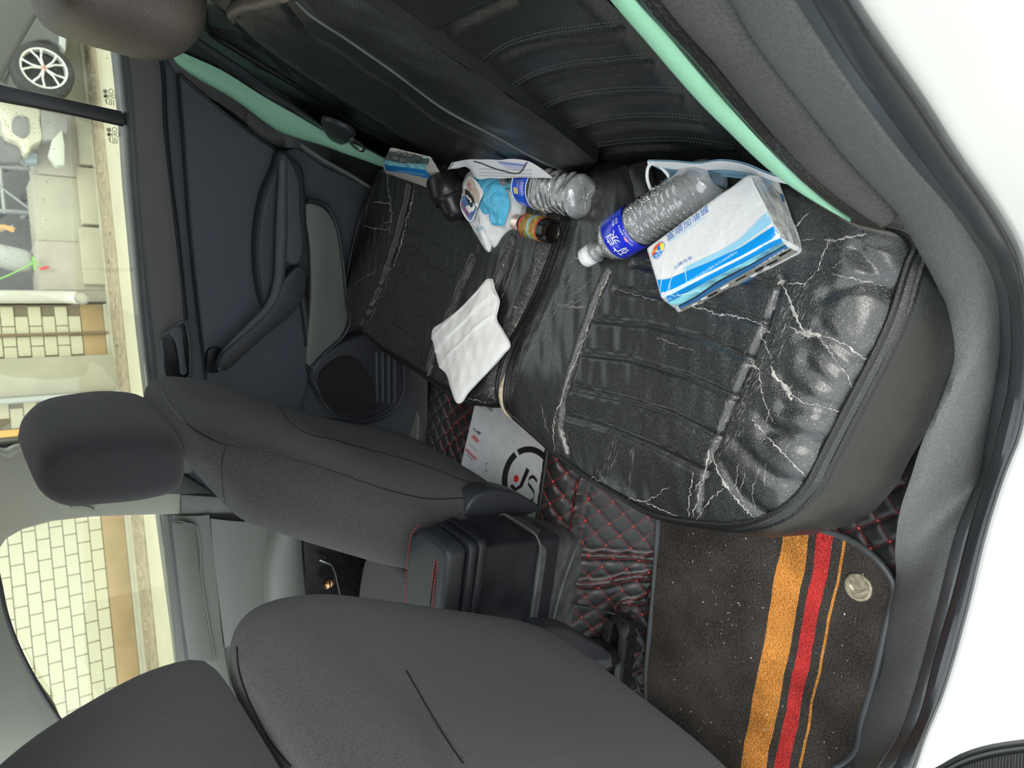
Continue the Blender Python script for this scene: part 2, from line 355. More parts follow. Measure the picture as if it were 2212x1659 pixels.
cf = spl(np.vstack([curveS(far_front, 60)[:-1], curveS(far_side, 40)]), 100)
skirt(cf, [(0, 0), (.004, -.006), (.009, -.02), (.011, -.045), (.004, -.07), (-.02, -.09), (-.05, -.10), (-.06, -.36)], np.ones(100), LEATHER)
# piping
tube('piping', cn+[0, 0, .001], .0048, PIPING, bench); 
o2 = cn.copy(); o2[:, 2] -= .011; ctr = np.array([-.27, .6]); dd = o2[:, :2]-ctr; o2[:, :2] += dd/np.linalg.norm(dd, axis=1)[:, None]*.011*scn[:, None]
tube('piping', o2, .0052, PIPING, bench)
tube('piping', cf+[0, 0, .0], .0042, PIPING, bench)
sm = curveS(near_seam, 60); tube('piping', sm+[0, 0, .002], .0035, PIPING, bench); sm2 = curveS(far_seam, 60); tube('piping', sm2+[0, 0, .002], .0035, PIPING, bench)
# lower hem seam of the side panel
hem = castl([(1985, 960), (2000, 905), (2008, 830)], [T_skirt], .001, 10)
# foam that shows between the two covers
fv = spl(UL([(1118, 770), (1104, 800), (1092, 830), (1087, 850), (1092, 875), (1103, 893), (1118, 905)], pl=(SP[0]-.006, SP[1], 0)), 30)
V, Fc = tube_g(fv, np.interp(np.linspace(0, 1, 30), [0, .35, .8, 1], [.003, .0085, .009, .003]), 10); mk('foam_edge', V, Fc, FOAM, bench)
# core under the covers so nothing is hollow
core = spl(UL([(1740, 1000), (1850, 780), (1930, 560), (1880, 480), (1650, 345), (1290, 325), (1000, 335), (850, 355), (795, 450), (775, 600), (800, 700), (900, 780), (1010, 845), (1110, 880), (1280, 1010), (1440, 1090), (1600, 1100)], pl=(SP[0]-.02, SP[1], 0)), 60, True)
slab('seat_base', core, (0, 0, -.30), PLASTIC_D, bench, 0)
# gap filler along the middle seam (dark gusset)
V, Fc = loft([sm+[0, 0, -.0005], (sm+sm2)/2-[0, 0, .016], sm2+[0, 0, -.0005]], False); fixn(mk('gusset', V, Fc, LEATHER, bench))
# stitching rows beside each rib
def stitch_rows(lines, trees, mtl, parent, name='stitching', off=4.2, pitch=.0040, ln=.0028, r=.0006, both=True, step=None):
    parts = []
    for L in lines:
        P = spl(np.array(L, float), 40); T = np.gradient(P, axis=0); T /= np.linalg.norm(T, axis=1)[:, None]; Nn = np.stack([-T[:, 1], T[:, 0]], 1)
        for s in ((-1, 1) if both else (0,)):
            W3 = castl(P+Nn*off*s, trees, .0004)
            if len(W3) < 3: continue
            S = np.r_[0, np.cumsum(np.linalg.norm(np.diff(W3, axis=0), axis=1))]; n = max(2, int(S[-1]/pitch))
            for k in range(n):
                a, b = k*pitch, k*pitch+ln
                A = np.array([np.interp(a, S, W3[:, i]) for i in range(3)]); B = np.array([np.interp(b, S, W3[:, i]) for i in range(3)])
                d = B-A; L_ = np.linalg.norm(d)
                if L_ < 1e-5: continue
                d /= L_; e = np.cross(d, [0, 0, 1.]); e /= np.linalg.norm(e)+1e-9; f = np.cross(d, e)
                m = (A+B)/2; parts.append((np.array([A, m+e*r, m+f*r, m-e*r, m-f*r, B]), [(0, 1, 2), (0, 2, 3), (0, 3, 4), (0, 4, 1), (5, 2, 1), (5, 3, 2), (5, 4, 3), (5, 1, 4)]))
    if parts: V, Fc = join(parts); tag(mk(name, V, Fc, mtl, parent, smooth=False), kind='stuff')
stitch_rows(ribs_px, [T_near], THREAD_K, bench)
stitch_rows([spl(np.array(p, float), 10) for p in r2], [T_far], THREAD_K, bench, off=3)
# cracks in the leather
crk = []; scf = []
def crack(pts, w=.0016, jit=1.5, trees=T_seat, step=4., thin=False):
    w = w*.54
    P = np.array(pts, float); S = np.linalg.norm(np.diff(P, axis=0), axis=1).sum(); n = max(4, int(S/step)); Q = resamp(P, n)
    Q[1:-1] += rng.normal(size=(n-2, 2))*jit; A = []; B = []
    for q in Q:
        h = cast(q, trees)
        if h: A.append(h[0]+h[1]*.0007); B.append(h[1])
    if len(A) < 3: return
    A, B = np.array(A), np.array(B)
    if np.linalg.norm(np.diff(A, axis=0), axis=1).max() > .05: return
    ww = w*np.abs(rng.normal(1, .45, len(A)))*np.sin(np.linspace(.15, math.pi-.15, len(A)))**.4
    (scf if thin else crk).append(ribbon_g(A, B, ww))
C = crack
for pts, w in [([(1318, 585), (1308, 612), (1297, 640), (1285, 668)], .0038), ([(1285, 668), (1270, 705), (1262, 735)], .003), ([(1262, 735), (1250, 765), (1232, 805), (1220, 840)], .0024), ([(1220, 840), (1208, 875), (1199, 905), (1197, 940)], .0026), ([(1197, 905), (1194, 940), (1200, 975)], .0014),
    ([(1255, 742), (1262, 733)], .003), ([(1168, 870), (1176, 905), (1185, 935)], .001),
    ([(1784, 517), (1800, 522), (1830, 512), (1872, 507)], .0034), ([(1790, 524), (1775, 560), (1768, 585)], .0028), ([(1768, 585), (1745, 608), (1733, 620)], .0018),
    ([(1690, 612), (1700, 632), (1709, 655), (1716, 680), (1730, 705), (1742, 720)], .0036), ([(1705, 640), (1714, 668), (1728, 700), (1740, 716)], .003), ([(1740, 718), (1757, 722), (1775, 726)], .0075), ([(1735, 722), (1762, 728)], .004), ([(1775, 726), (1800, 733), (1825, 742), (1850, 762), (1876, 778)], .0028), ([(1765, 726), (1785, 750), (1810, 785), (1830, 812), (1842, 838)], .0022), ([(1705, 706), (1722, 715), (1740, 722)], .003),
    ([(1664, 790), (1672, 812), (1682, 822), (1694, 830)], .0045), ([(1694, 830), (1703, 842), (1710, 865)], .006), ([(1690, 826), (1700, 845)], .006), ([(1705, 850), (1740, 870), (1785, 880), (1825, 892)], .002), ([(1790, 880), (1800, 868)], .0012),
    ([(1625, 905), (1640, 920), (1655, 940), (1680, 965), (1712, 1000), (1742, 1030)], .0025), ([(1630, 915), (1650, 935)], .003),
    ([(1537, 975), (1546, 1005), (1560, 1035), (1580, 1065), (1605, 1095), (1632, 1120)], .003), ([(1560, 1040), (1575, 1055)], .005), ([(1505, 1122), (1530, 1085), (1562, 1055)], .0022), ([(1395, 1082), (1420, 1068), (1448, 1050)], .0014), ([(1305, 1052), (1350, 1075), (1395, 1084), (1440, 1105), (1465, 1112)], .002), ([(1270, 1028), (1300, 1040)], .0014),
    ([(1512, 664), (1545, 678), (1580, 683), (1610, 690), (1645, 700)], .003), ([(1495, 664), (1520, 670)], .002), ([(1335, 627), (1360, 634), (1385, 642), (1420, 648)], .0016), ([(1420, 728), (1470, 750), (1500, 757)], .0009), ([(1640, 700), (1650, 712), (1665, 720)], .002),
    ([(1690, 610), (1715, 614), (1740, 612)], .002), ([(1645, 700), (1642, 720), (1655, 745), (1668, 775)], .0016), ([(1622, 780), (1640, 800), (1645, 830), (1648, 860), (1665, 900), (1676, 915)], .0018), ([(1655, 912), (1664, 882)], .001), ([(1628, 785), (1633, 800)], .005), ([(1685, 610), (1690, 602)], .005), ([(1680, 616), (1688, 606), (1700, 603)], .003),
    ([(1700, 560), (1712, 500), (1735, 470), (1748, 460)], .0034), ([(1728, 520), (1760, 516)], .001), ([(1800, 590), (1815, 598), (1850, 602), (1880, 612), (1915, 620)], .0016), ([(1798, 578), (1825, 558)], .001),
    ([(1205, 658), (1225, 663), (1262, 664)], .0012), ([(1208, 661), (1240, 655), (1255, 648)], .001), ([(1225, 666), (1265, 662)], .0009), ([(1236, 640), (1282, 600)], .0006),
    ([(1527, 1000), (1518, 1040), (1505, 1085), (1498, 1115)], .0024), ([(1497, 1020), (1490, 1070), (1488, 1115)], .0024), ([(1534, 970), (1525, 1005)], .003), ([(1515, 1035), (1500, 1060)], .0016),
    ([(1595, 1000), (1590, 1050), (1610, 1090)], .0012), ([(1640, 1010), (1625, 1060), (1632, 1100)], .001), ([(1612, 1020), (1600, 1060)], .001), ([(1655, 1000), (1652, 1050)], .0008),
    ([(896, 400), (890, 440), (878, 480), (870, 520), (858, 555), (842, 590)], .0034), ([(842, 590), (825, 635), (805, 680), (785, 710)], .002), ([(891, 436), (888, 444)], .007), ([(834, 372), (840, 410), (843, 440), (845, 480), (842, 505)], .0028), ([(806, 436), (825, 438), (845, 440)], .0024), ([(785, 486), (810, 494), (840, 496)], .002), ([(820, 490), (845, 475)], .001), ([(764, 615), (780, 602), (812, 584)], .0016), ([(800, 425), (790, 470)], .001),
    ([(1120, 540), (1105, 590), (1085, 645)], .0016), ([(1222, 490), (1210, 540), (1190, 600)], .0016), ([(1190, 540), (1175, 580), (1160, 640), (1120, 700), (1095, 740)], .0014), ([(1165, 560), (1150, 600)], .001), ([(1110, 663), (1118, 664)], .002), ([(1120, 690), (1100, 740), (1085, 790)], .002), ([(922, 812), (935, 790)], .0014), ([(1055, 860), (1075, 820), (1090, 800)], .0014), ([(1010, 860), (1050, 870), (1075, 868)], .0024), ([(1240, 556), (1252, 558)], .0024), ([(1185, 535), (1192, 530)], .004)]:
    C(pts, w)
# fine parallel scuffs in bands
def scuffs(path, width, n, ln=26, w=.0006, dirv=None):
    P = resamp(np.array(path, float), 60); T = np.gradient(P, axis=0); T /= np.linalg.norm(T, axis=1)[:, None]
    for _ in range(n):
        i = rng.integers(2, 58); t = T[i]; nn = np.array([-t[1], t[0]]); c = P[i]+nn*rng.normal()*width; L = rng.uniform(.2, .95)*ln*.8
        d = t*1. if dirv is None else np.array(dirv); d = d+rng.normal(size=2)*.09; crack([c-d*L/2, c, c+d*L/2], w*rng.uniform(.4, 1.2), .5, step=5, thin=rng.random() < .72)
scuffs([(1740, 600), (1700, 680), (1660, 760), (1610, 850), (1570, 940), (1530, 1010)], 15, 315, 26, .0007)
scuffs([(1690, 560), (1670, 640), (1640, 710), (1600, 800), (1560, 900)], 5, 90, 22, .0006)
scuffs([(1250, 560), (1200, 660), (1130, 760), (1090, 850)], 12, 90, 40, .0006)
scuffs([(1100, 560), (1040, 680), (1000, 760)], 14, 75, 50, .0006)
scuffs([(1330, 940), (1320, 990), (1300, 1040)], 7, 33, 30, .0006)
scuffs([(1205, 900), (1215, 960)], 8, 24, 40, .0006)
scuffs([(1370, 960), (1360, 1050)], 4, 12, 40, .0006)
# torn frayed tufts around the big tears
for cx, cy, n, L in ((1745, 720, 26, 16), (1700, 842, 18, 14), (1690, 608, 12, 10), (1628, 786, 12, 9), (1790, 520, 10, 9), (1566, 1045, 10, 8)):
    for _ in range(n):
        a = rng.uniform(0, 6.28); r = L*rng.uniform(.5, 1.2); crack([(cx+rng.normal()*5, cy+rng.normal()*3), (cx+r*.5*math.cos(a), cy+r*.5*math.sin(a)), (cx+r*math.cos(a), cy+r*math.sin(a))], .0009, .5, step=3.5)
V, Fc = join(scf); tag(mk('scuff_lines', V, Fc, SCUFF, bench, smooth=False), kind='stuff')
V, Fc = join(crk); tag(mk('crack_lines', V, Fc, CRACK, bench, smooth=False), kind='stuff')
# ------------------------------------------------------------------ backrest
rest = bench
A0, B0 = -.13, .30
def curveB(px, n, a=A0, b=B0): return spl(np.array([UB(p, a, b) for p in px]), n)
def panelB(name, bl, bt, l, r, nu, nv, mtl, G=(), bul=.01, a=A0, edge=.06, extra=None, noise=.0012):
    V, Fc = coons(curveB(bl, nu, a), curveB(bt, nu, a), curveB(l, nv, a), curveB(r, nv, a), nu, nv)
    V[:, 0] -= bulge(V, nu, nv, bul, edge)
    for L, d, w in G: V[:, 0] += d*np.exp(-(dpoly(V, L+[-bul, 0, 0])/w)**2)
    V[:, 0] += vnoise(V, 35, noise, 4)
    o = fixn(mk(name, V, Fc, mtl, rest, ang=80)); return V, Fc, bvh(V, Fc)
ribB = [[(926, 79), (980, 35), (1045, 0), (1110, -30)], [(1027, 146), (1090, 98), (1170, 72), (1260, 58), (1345, 48)], [(1097, 192), (1150, 160), (1220, 138), (1300, 128), (1400, 118)], [(1163, 236), (1220, 210), (1300, 195), (1400, 190), (1465, 192)], [(1225, 278), (1290, 258), (1370, 248), (1450, 248), (1520, 255)], [(1290, 312), (1370, 302), (1480, 300), (1585, 316)]]
GB = [(curveB(p, 24), .008, .006) for p in ribB]
Vb, Fb, T_bn = panelB('near_back_panel', [(1290, 338), (1400, 352), (1500, 345), (1660, 372)], [(560, -160), (800, -300), (1000, -330)], [(1290, 338), (1163, 234), (1027, 146), (926, 79), (787, 0), (560, -160)], [(1660, 372), (1600, 310), (1470, 170), (1330, 20), (1000, -330)], 130, 150, LEATHER, GB, .012)
stitch_rows([p for p in ribB[1:]], [T_bn], THREAD_K, rest, off=3.6, pitch=.0045, ln=.0032, r=.0006)
Ac = A0-.028
GC = [(curveB([(1240, 378), (1160, 345), (1075, 297), (960, 236), (850, 155), (750, 85), (665, 28), (640, 0), (600, -50)], 40, Ac), .007, .006)]
Vc, Fc_, T_bc = panelB('middle_back_panel', [(1290, 350), (1240, 385), (1150, 382), (1050, 370), (985, 352)], [(540, -160), (440, -130), (380, -60)], [(1290, 350), (1163, 250), (1027, 158), (926, 92), (790, 5), (540, -160)], [(985, 352), (885, 304), (758, 221), (670, 165), (600, 117), (520, 55), (470, 0), (380, -60)], 110, 150, LEATHER, GC, .022, Ac, .22, noise=.002)
tube('piping', curveB([(985, 352), (885, 304), (758, 221), (600, 117), (520, 55), (470, 0)], 40, Ac)-[.002, 0, 0], .005, PIPING, rest)
tube('piping', castl([(1240, 376), (1160, 343), (1075, 296), (960, 235), (850, 154), (750, 84), (665, 27), (640, 2)], [T_bc], .0008, 60), .0016, THREAD_K, rest, seg=6)
# side walls of the proud middle section
for crv in ([(1290, 350), (1163, 250), (1027, 158), (926, 92), (790, 5), (540, -160)], [(985, 352), (885, 304), (758, 221), (670, 165), (600, 117), (520, 55), (470, 0), (380, -60)]):
    c3 = curveB(crv, 40, Ac); V, Fc = loft([c3, c3+[.07, 0, 0]], False); fixn(mk('side_gusset', V, Fc, LEATHER, rest))
c3 = curveB([(1290, 350), (1240, 385), (1150, 382), (1050, 370), (985, 352)], 40, Ac); V, Fc = loft([c3, c3+[.03, 0, -.03], c3+[.09, 0, -.03]], False); fixn(mk('bottom_gusset', V, Fc, LEATHER, rest))
# far panel behind the middle section
ribF = [[(700, 200), (640, 165), (560, 130)], [(760, 250), (700, 225), (620, 200)], [(820, 300), (770, 270), (700, 250)], [(620, 140), (570, 90), (520, 60)], [(560, 90), (520, 60), (470, 50)]]
AF = A0+.012
panelB('far_back_panel', [(1000, 362), (930, 350), (870, 342)], [(520, -60), (420, -20), (380, 30)], [(1000, 362), (885, 298), (758, 215), (600, 108), (520, -60)], [(870, 342), (760, 285), (640, 210), (520, 140), (440, 85), (380, 30)], 50, 110, LEATHER, [(curveB(p, 12, AF), .006, .008) for p in ribF], .012, AF)
tube('piping', curveB([(905, 338), (760, 262), (640, 185), (520, 112), (455, 70), (440, 20)], 40, AF-.012), .006, PIPING, rest)
# headrest at the far top corner
def headrest(name, secs, mtl, parent, n=40, e=2.6, **k):
    """secs: (centre xyz, half x, half y)"""
    S = np.array([[*c, a, b] for c, a, b in secs]); S = spl(S, 30); t = np.linspace(0, 2*math.pi, n, endpoint=False); rings = []
    for s in S:
        cx, sy = np.cos(t), np.sin(t); rings.append(np.stack([s[0]+s[3]*np.sign(cx)*np.abs(cx)**(2/e), s[1]+s[4]*np.sign(sy)*np.abs(sy)**(2/e), s[2]+0*t], 1))
    V, Fc = loft(rings, True, True); return fixn(mk(name, V, Fc, mtl, parent, ang=60, **k)), V, Fc
LTAN = mat('brown_tinted_leather', (.10, .085, .07), .42, bump=[('vor', 300, .3)], var=.1)
hc = UB((315, 25), -.20, .3)
headrest('headrest', [((hc[0]+.02, hc[1], hc[2]-.052), .01, .05), ((hc[0]+.01, hc[1], hc[2]-.048), .04, .095), ((hc[0], hc[1], hc[2]-.025), .055, .12), ((hc[0], hc[1], hc[2]+.03), .055, .125), ((hc[0], hc[1], hc[2]+.10), .045, .12), ((hc[0], hc[1], hc[2]+.125), .01, .06)], LTAN, rest)
# far shoulder of the backrest next to the headrest
Ps = curveB([(560, -40), (520, 10), (497, 22), (500, 40), (560, 48), (600, 100), (700, 60), (700, -40)], 40, Ac-.005)
slab('shoulder_fold', Ps, (.05, 0, .0), LTAN, rest, .008, 3)
rl_f = spl(np.array([UB(p, A0-.05, .3) for p in [(505, 46), (500, 32), (508, 20), (530, 10), (560, 4), (585, -2), (610, -14)]]), 40); tube('shoulder_roll', rl_f, np.interp(np.linspace(0, 1, 40), [0, .2, 1], [.003, .008, .009]), LTAN, rest, 12)
# backing board behind everything
V, Fc = loft([curveB([(1700, 420), (1290, 400), (900, 380)], 6, A0+.03), curveB([(700, -500), (400, -350), (250, -60)], 6, A0+.03)], False); V2 = V+[.08, 0, 0]
slab('back_board', np.array([U((0, 0), y=.1)*0+[.02, .22, .25], [.02, 1.36, .25], [.21, 1.36, .95], [.21, .22, .95]]), (.06, 0, -.01), PLASTIC_D, rest, .005)
# ================================================================== CAR SHELL (the setting)
def st(o, label=None): o['kind'] = 'structure'; 
st(slab('floor', [(-2.2, .10, -.012), (.3, .10, -.012), (.3, 1.45, -.012), (-2.2, 1.45, -.012)], (0, 0, -.03), CARPET, None, .002))
st(slab('ceiling', [(-1.25, .27, 1.24), (.55, .27, 1.24), (.55, 1.33, 1.24), (-1.25, 1.33, 1.24)], (0, 0, .03), ROOF, None, .01))  # unseen car roof, added to block sky light; edges cut back to admit more
# near side door opening: nested strips from the seat side panel out to the white paint
def nar(vals, px):
    """interpolate y (depth) along a photo polyline by point index"""
    return np.interp(np.linspace(0, 1, len(px)), np.linspace(0, 1, len(vals)), vals)
def strip3(px, ys): return np.array([U(p, y=y) for p, y in zip(px, ys)])
G_in = [(1225, -120), (1318, 0), (1400, 95), (1512, 223), (1575, 286), (1639, 348), (1683, 385), (1730, 417), (1781, 446), (1835, 472)]
G_out = [(1285, -120), (1372, 0), (1440, 75), (1512, 161), (1575, 231), (1639, 301), (1680, 343), (1730, 390), (1781, 434), (1838, 473)]
F_in = [(1350, -120), (1422, 0), (1460, 46), (1535, 128), (1591, 199), (1670, 294), (1705, 333), (1749, 377), (1813, 427), (1860, 456), (1898, 468)]
F_out = [(1500, -120), (1578, 0), (1623, 79), (1689, 168), (1765, 263), (1828, 342), (1860, 375), (1892, 411), (1936, 465), (1930, 468), (1900, 470)]
P_in = [(1500, -120), (1578, 0), (1623, 79), (1689, 168), (1765, 263), (1828, 342), (1892, 411), (1940, 465), (1985, 545), (2015, 600), (2035, 650), (2042, 720), (2040, 800), (2020, 880), (1990, 960), (1968, 1030), (1945, 1100), (1934, 1180), (1934, 1260), (1920, 1324), (1898, 1435), (1863, 1545), (1838, 1640), (1800, 1760)]
P_out = [(1640, -120), (1711, 0), (1781, 108), (1860, 222), (1955, 345), (2050, 453), (2100, 523), (2129, 573), (2145, 615), (2151, 642), (2156, 690), (2156, 722), (2155, 770), (2148, 817), (2140, 865), (2132, 911), (2122, 970), (2113, 1025), (2067, 1134), (2018, 1324), (1968, 1507), (1936, 1593), (1895, 1659), (1850, 1760)]
S_m = [(1690, -120), (1756, 0), (1835, 130), (1914, 240), (2018, 380), (2080, 462), (2113, 513), (2145, 532+20), (2165, 600), (2180, 642), (2184, 700), (2185, 753), (2182, 800), (2175, 850), (2164, 896), (2150, 950), (2142, 990), (2132, 1025), (2097, 1134), (2056, 1292), (2018, 1419), (1980, 1561), (1930, 1659), (1885, 1760)]
W_in = [(1780, -120), (1840, 0), (1892, 79), (1987, 215), (2066, 339), (2145, 453), (2186, 525), (2200, 560), (2210, 600), (2216, 660), (2219, 700), (2220, 753), (2218, 800), (2214, 850), (2207, 896), (2194, 950), (2182, 980), (2164, 1025), (2129, 1134), (2082, 1324), (2031, 1498), (1990, 1600), (1971, 1656), (1925, 1760)]
def arr(px, vals, idx): return np.interp(np.arange(len(px)), idx, vals)
yW = arr(W_in, [.0, .0, .0, .02, .03, .03], [0, 4, 7, 13, 18, 23]); yS = yW+.018; yP = arr(P_out, [.045, .045, .05, .068, .068], [0, 6, 9, 16, 23])
yPi = arr(P_in, [.11, .10, .095, .10, .13, .15, .155], [0, 6, 9, 13, 16, 18, 23])
def exten(A, L=.30): v = A[0]-A[1]; v = v/np.linalg.norm(v)+np.array([.25, .0, 0]); return np.vstack([A[0]+v*L, A[0]+v*L*.5, A])
W3, S3, P3, Q3 = (spl(exten(strip3(a, b)), 160) for a, b in ((W_in, yW), (S_m, yS), (P_out, yP), (P_in, yPi)))
# inner sill plastic: from seat side / floor up over a rounded edge
def bow(A, B, hs, out=(0, -.35, .75)):
    o = np.array(out); o = o/np.linalg.norm(o); return [A*(1-t)+B*t+o*h for t, h in hs]
V, Fc = loft([Q3+[0, .02, -.05]]+bow(Q3, P3, [(0, 0), (.12, .008), (.25, .012), (.5, .013), (.75, .011), (.9, .006), (1, 0)])+[P3+[0, -.004, -.012]], False)
sill = fixn(mk('trim_1', V, Fc, SILL, None)); st(sill); sill['label'] = 'scuffed dark grey plastic sill and wheel arch trim inside the near door opening'
# rubber weather seal: inner lip, seam, outer bulb
V, Fc = loft([P3+[0, .002, -.014]]+bow(P3+[0, 0, -.004], S3, [(0, 0), (.15, .006), (.4, .009), (.7, .006), (.95, .0), (1, -.006)]), False)
s1 = fixn(mk('trim_2', V, Fc, RUBBER_W, None)); st(s1); s1['label'] = 'worn inner lip of the rubber door seal'
V, Fc = loft([S3+[0, .0, -.008]]+bow(S3, W3, [(.02, -.004), (.12, .006), (.35, .013), (.6, .013), (.85, .006), (1, -.002)])+[W3+[0, .004, -.012]], False)
s2 = fixn(mk('trim_3', V, Fc, RUBBER, None)); st(s2); s2['label'] = 'dark rounded outer bulb of the rubber door seal'
# narrow stepped seal edges on the paint
e3 = spl(exten(strip3([(p[0]+4, p[1]) for p in W_in], yW-.004)), 160)
tube('trim_4', e3, .0022, RUBBER_W, None); st(bpy.data.objects['trim_4'])
# white painted jamb running outwards to the quarter panel, with pressed steps
def outw(k, dy, dz, dx): 
    o = W3.copy(); w = np.linspace(0, 1, 160); o[:, 1] += dy; rear = 1-smst(.30, .55, w); o[:, 2] += dz*(1-rear)+(-.35*dz)*0*rear; o[:, 0] += dx*rear; return o
rings = [W3+[0, .006, -.03], W3+[0, .001, -.004], outw(0, -.012, -.004, .010), outw(0, -.035, -.010, .03), outw(0, -.050, -.024, .045), outw(0, -.056, -.040, .055), outw(0, -.075, -.050, .085), outw(0, -.105, -.058, .13), outw(0, -.112, -.075, .16), outw(0, -.125, -.20, .30), outw(0, -.13, -.5, .60)]
V, Fc = loft(rings, False); jb = fixn(mk('wall_left', V, Fc, PAINT, None, ang=60)); st(jb); jb['label'] = 'glossy white painted door jamb and rear quarter panel'
# rear parcel shelf, out of frame, lowered to let light in from behind
st(slab('parcel_shelf', [(.24, .10, .84), (.24, 1.38, .84), (.75, 1.30, .86), (.75, .12, .86)], (0, 0, -.03), ROOF, None, .005))
# near rear door, open, its rubber edge comes into the lower right corner of the photo
dp = [(1900, 1720), (1960, 1690), (2022, 1659), (2075, 1630), (2130, 1612), (2212, 1599), (2320, 1592)]
d0 = spl(UL(dp, x=-.56), 60); dn = thing('door_3', (d0[30][0], d0[30][1], 0), None, None, None, 'structure')
dvec = U((2190, 1750), x=-.56)-U((2190, 1599), x=-.56)
rg = []
for k, (t, h) in enumerate([(0, 0), (.03, .004), (.10, .005), (.115, .0), (.13, .0), (.145, .004), (.19, .004), (.205, 0), (.22, 0), (.24, .003), (1.2, .003)]): rg.append(d0+dvec*t+np.array([1, 0, .2])*h)
V, Fc = loft(rg, False); fixn(mk('door_seal', V, Fc, RUBBER, dn, ang=30))
rb = [];
for i in range(70):
    a = d0[int(i*59/70)]+dvec*.26+np.array([1, 0, .2])*.0035; b = a+dvec*.55; rb.append(tube_g([a+(d0[min(59, int(i*59/70)+1)]-d0[int(i*59/70)])*((i*59/70) % 1), b], .0016, 5))
V, Fc = join(rb); tag(mk('seal_ribs', V, Fc, RUBBER, dn), kind='stuff')
# ------------------------------------------------------------------ near side bolster of the backrest (felt panel, welt, mint green edge)
bol = thing('seat_side_bolster', (.0, .16, .35), 'grey felt side bolster with mint green edge beside the near door frame', 'seat bolster')
gi = spl(exten(strip3(G_in, arr(G_in, [.215, .20, .17, .15], [0, 4, 7, 9])), .12), 90); go = spl(exten(strip3(G_out, arr(G_out, [.19, .185, .16, .148], [0, 4, 7, 9])), .12), 90)
fi = spl(exten(strip3(F_in, arr(F_in, [.175, .17, .14, .125], [0, 5, 8, 10])), .12), 90); fo = spl(exten(strip3(F_out, arr(F_out, [.115, .11, .105, .12], [0, 5, 8, 10])), .12), 90)
def bowc(A, B, h, n=7, out=(-.8, -.45, .3)):
    o = np.array(out); o = o/np.linalg.norm(o); return [A*(1-t)+B*t+o*h*math.sin(math.pi*t)**.7 for t in np.linspace(0, 1, n)]
V, Fc = loft([gi+[.10, .0, -.02]]+bowc(gi, go, .004), False); V += vnoise(V, 60, .0008, 2)[:, None]; fixn(mk('green_edge_panel', V, Fc, GREEN, bol))['label'] = 'mint green leather edge panel'
V, Fc = loft(bowc(go, fi, .003, 5), False); fixn(mk('black_edge_panel', V, Fc, LEATHER, bol))
tube('piping', go*.35+fi*.65+[-.003, -.002, .001], .0042, PIPING, bol); tube('piping', go*.02+fi*.98+[-.003, -.003, .001], .0046, PIPING, bol)
V, Fc = loft(bowc(fi, fo, .012, 14)+[fo+[.05, .0, -.02]], False); fixn(mk('felt_panel', V, Fc, FELT, bol))
V, Fc = loft([fo+[.012, .006, -.02], spl(strip3([(p[0]+6, p[1]-3) for p in F_out], arr(F_out, [.10, .10, .095, .11], [0, 5, 8, 10])), 90)*0+fo+[.05, -.01, -.03]], False); fixn(mk('gap_lining', V, Fc, PLASTIC_D, bol))
# ------------------------------------------------------------------ far side: rear door
YD = 1.36
def D(px, y=YD, n=None, closed=True): 
    P = UL(px, y=y); return spl(P, n, closed) if n else P
d1 = thing('door_1', (-.3, 1.38, 0), None, None, None, 'structure'); d1['label'] = 'closed rear passenger door seen from inside'
slab('door_panel', D([(282, -40), (300, 100), (318, 290), (335, 500), (355, 780), (378, 1060), (420, 1065), (700, 1010), (880, 960), (905, 880), (880, 760), (845, 640), (830, 420), (700, 360), (520, 230), (410, 60), (380, -60)]), (0, .05, 0), PLASTIC, d1, .004)
# soft upper shelf in three steps
def band(name, a, b, y0, y1, bulge_, mtl, par, n=60):
    A, B = spl(UL(a, y=y0), n), spl(UL(b, y=y1), n); rg = [A+[0, .05, 0]]+[A*(1-t)+B*t+np.array([0, -1, .2])*bulge_*math.sin(math.pi*t)**.6 for t in np.linspace(0, 1, 8)]+[B+[0, .04, 0]]
    V, Fc = loft(rg, False); return fixn(mk(name, V, Fc, mtl, par))
band('belt_weatherstrip', [(240, -60), (247, 57), (258, 160), (268, 268), (277, 400), (286, 500), (302, 680), (322, 860), (342, 1020)], [(262, -60), (270, 57), (281, 160), (290, 268), (300, 400), (309, 500), (328, 680), (346, 860), (364, 1020)], 1.385, 1.36, .006, RUBBER_W, d1)
band('upper_shelf', [(262, -60), (270, 57), (281, 160), (290, 268), (300, 400), (309, 500), (328, 680), (346, 860), (364, 1020)], [(300, -60), (330, 90), (345, 140), (352, 268), (366, 400), (378, 500), (396, 680), (404, 860), (415, 1020)], 1.36, 1.335, .006, mat('warm_grey_shelf', (.105, .108, .10), .6, bump=[('noise', 900, .3)]), d1)
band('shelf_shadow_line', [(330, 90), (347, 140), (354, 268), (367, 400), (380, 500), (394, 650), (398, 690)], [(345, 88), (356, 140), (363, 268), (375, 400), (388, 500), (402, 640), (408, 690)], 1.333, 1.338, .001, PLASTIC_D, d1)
INS = mat('navy_grey_door_insert', (.085, .099, .12), .7, bump=[('noise', 1000, .3)], var=.05)
slab('fabric_insert', D([(388, 161), (398, 290), (410, 470), (422, 600), (436, 720), (447, 818), (450, 900), (640, 930), (672, 800), (655, 700), (648, 600), (650, 420), (640, 360), (606, 325), (560, 292), (480, 235), (420, 188)], 1.335), (0, .03, 0), INS, d1, .006, 3)
tube('insert_seam', D([(386, 158), (396, 290), (408, 470), (421, 600), (434, 720), (446, 820)], 1.333, 40, False), .0014, BLACKM, d1)
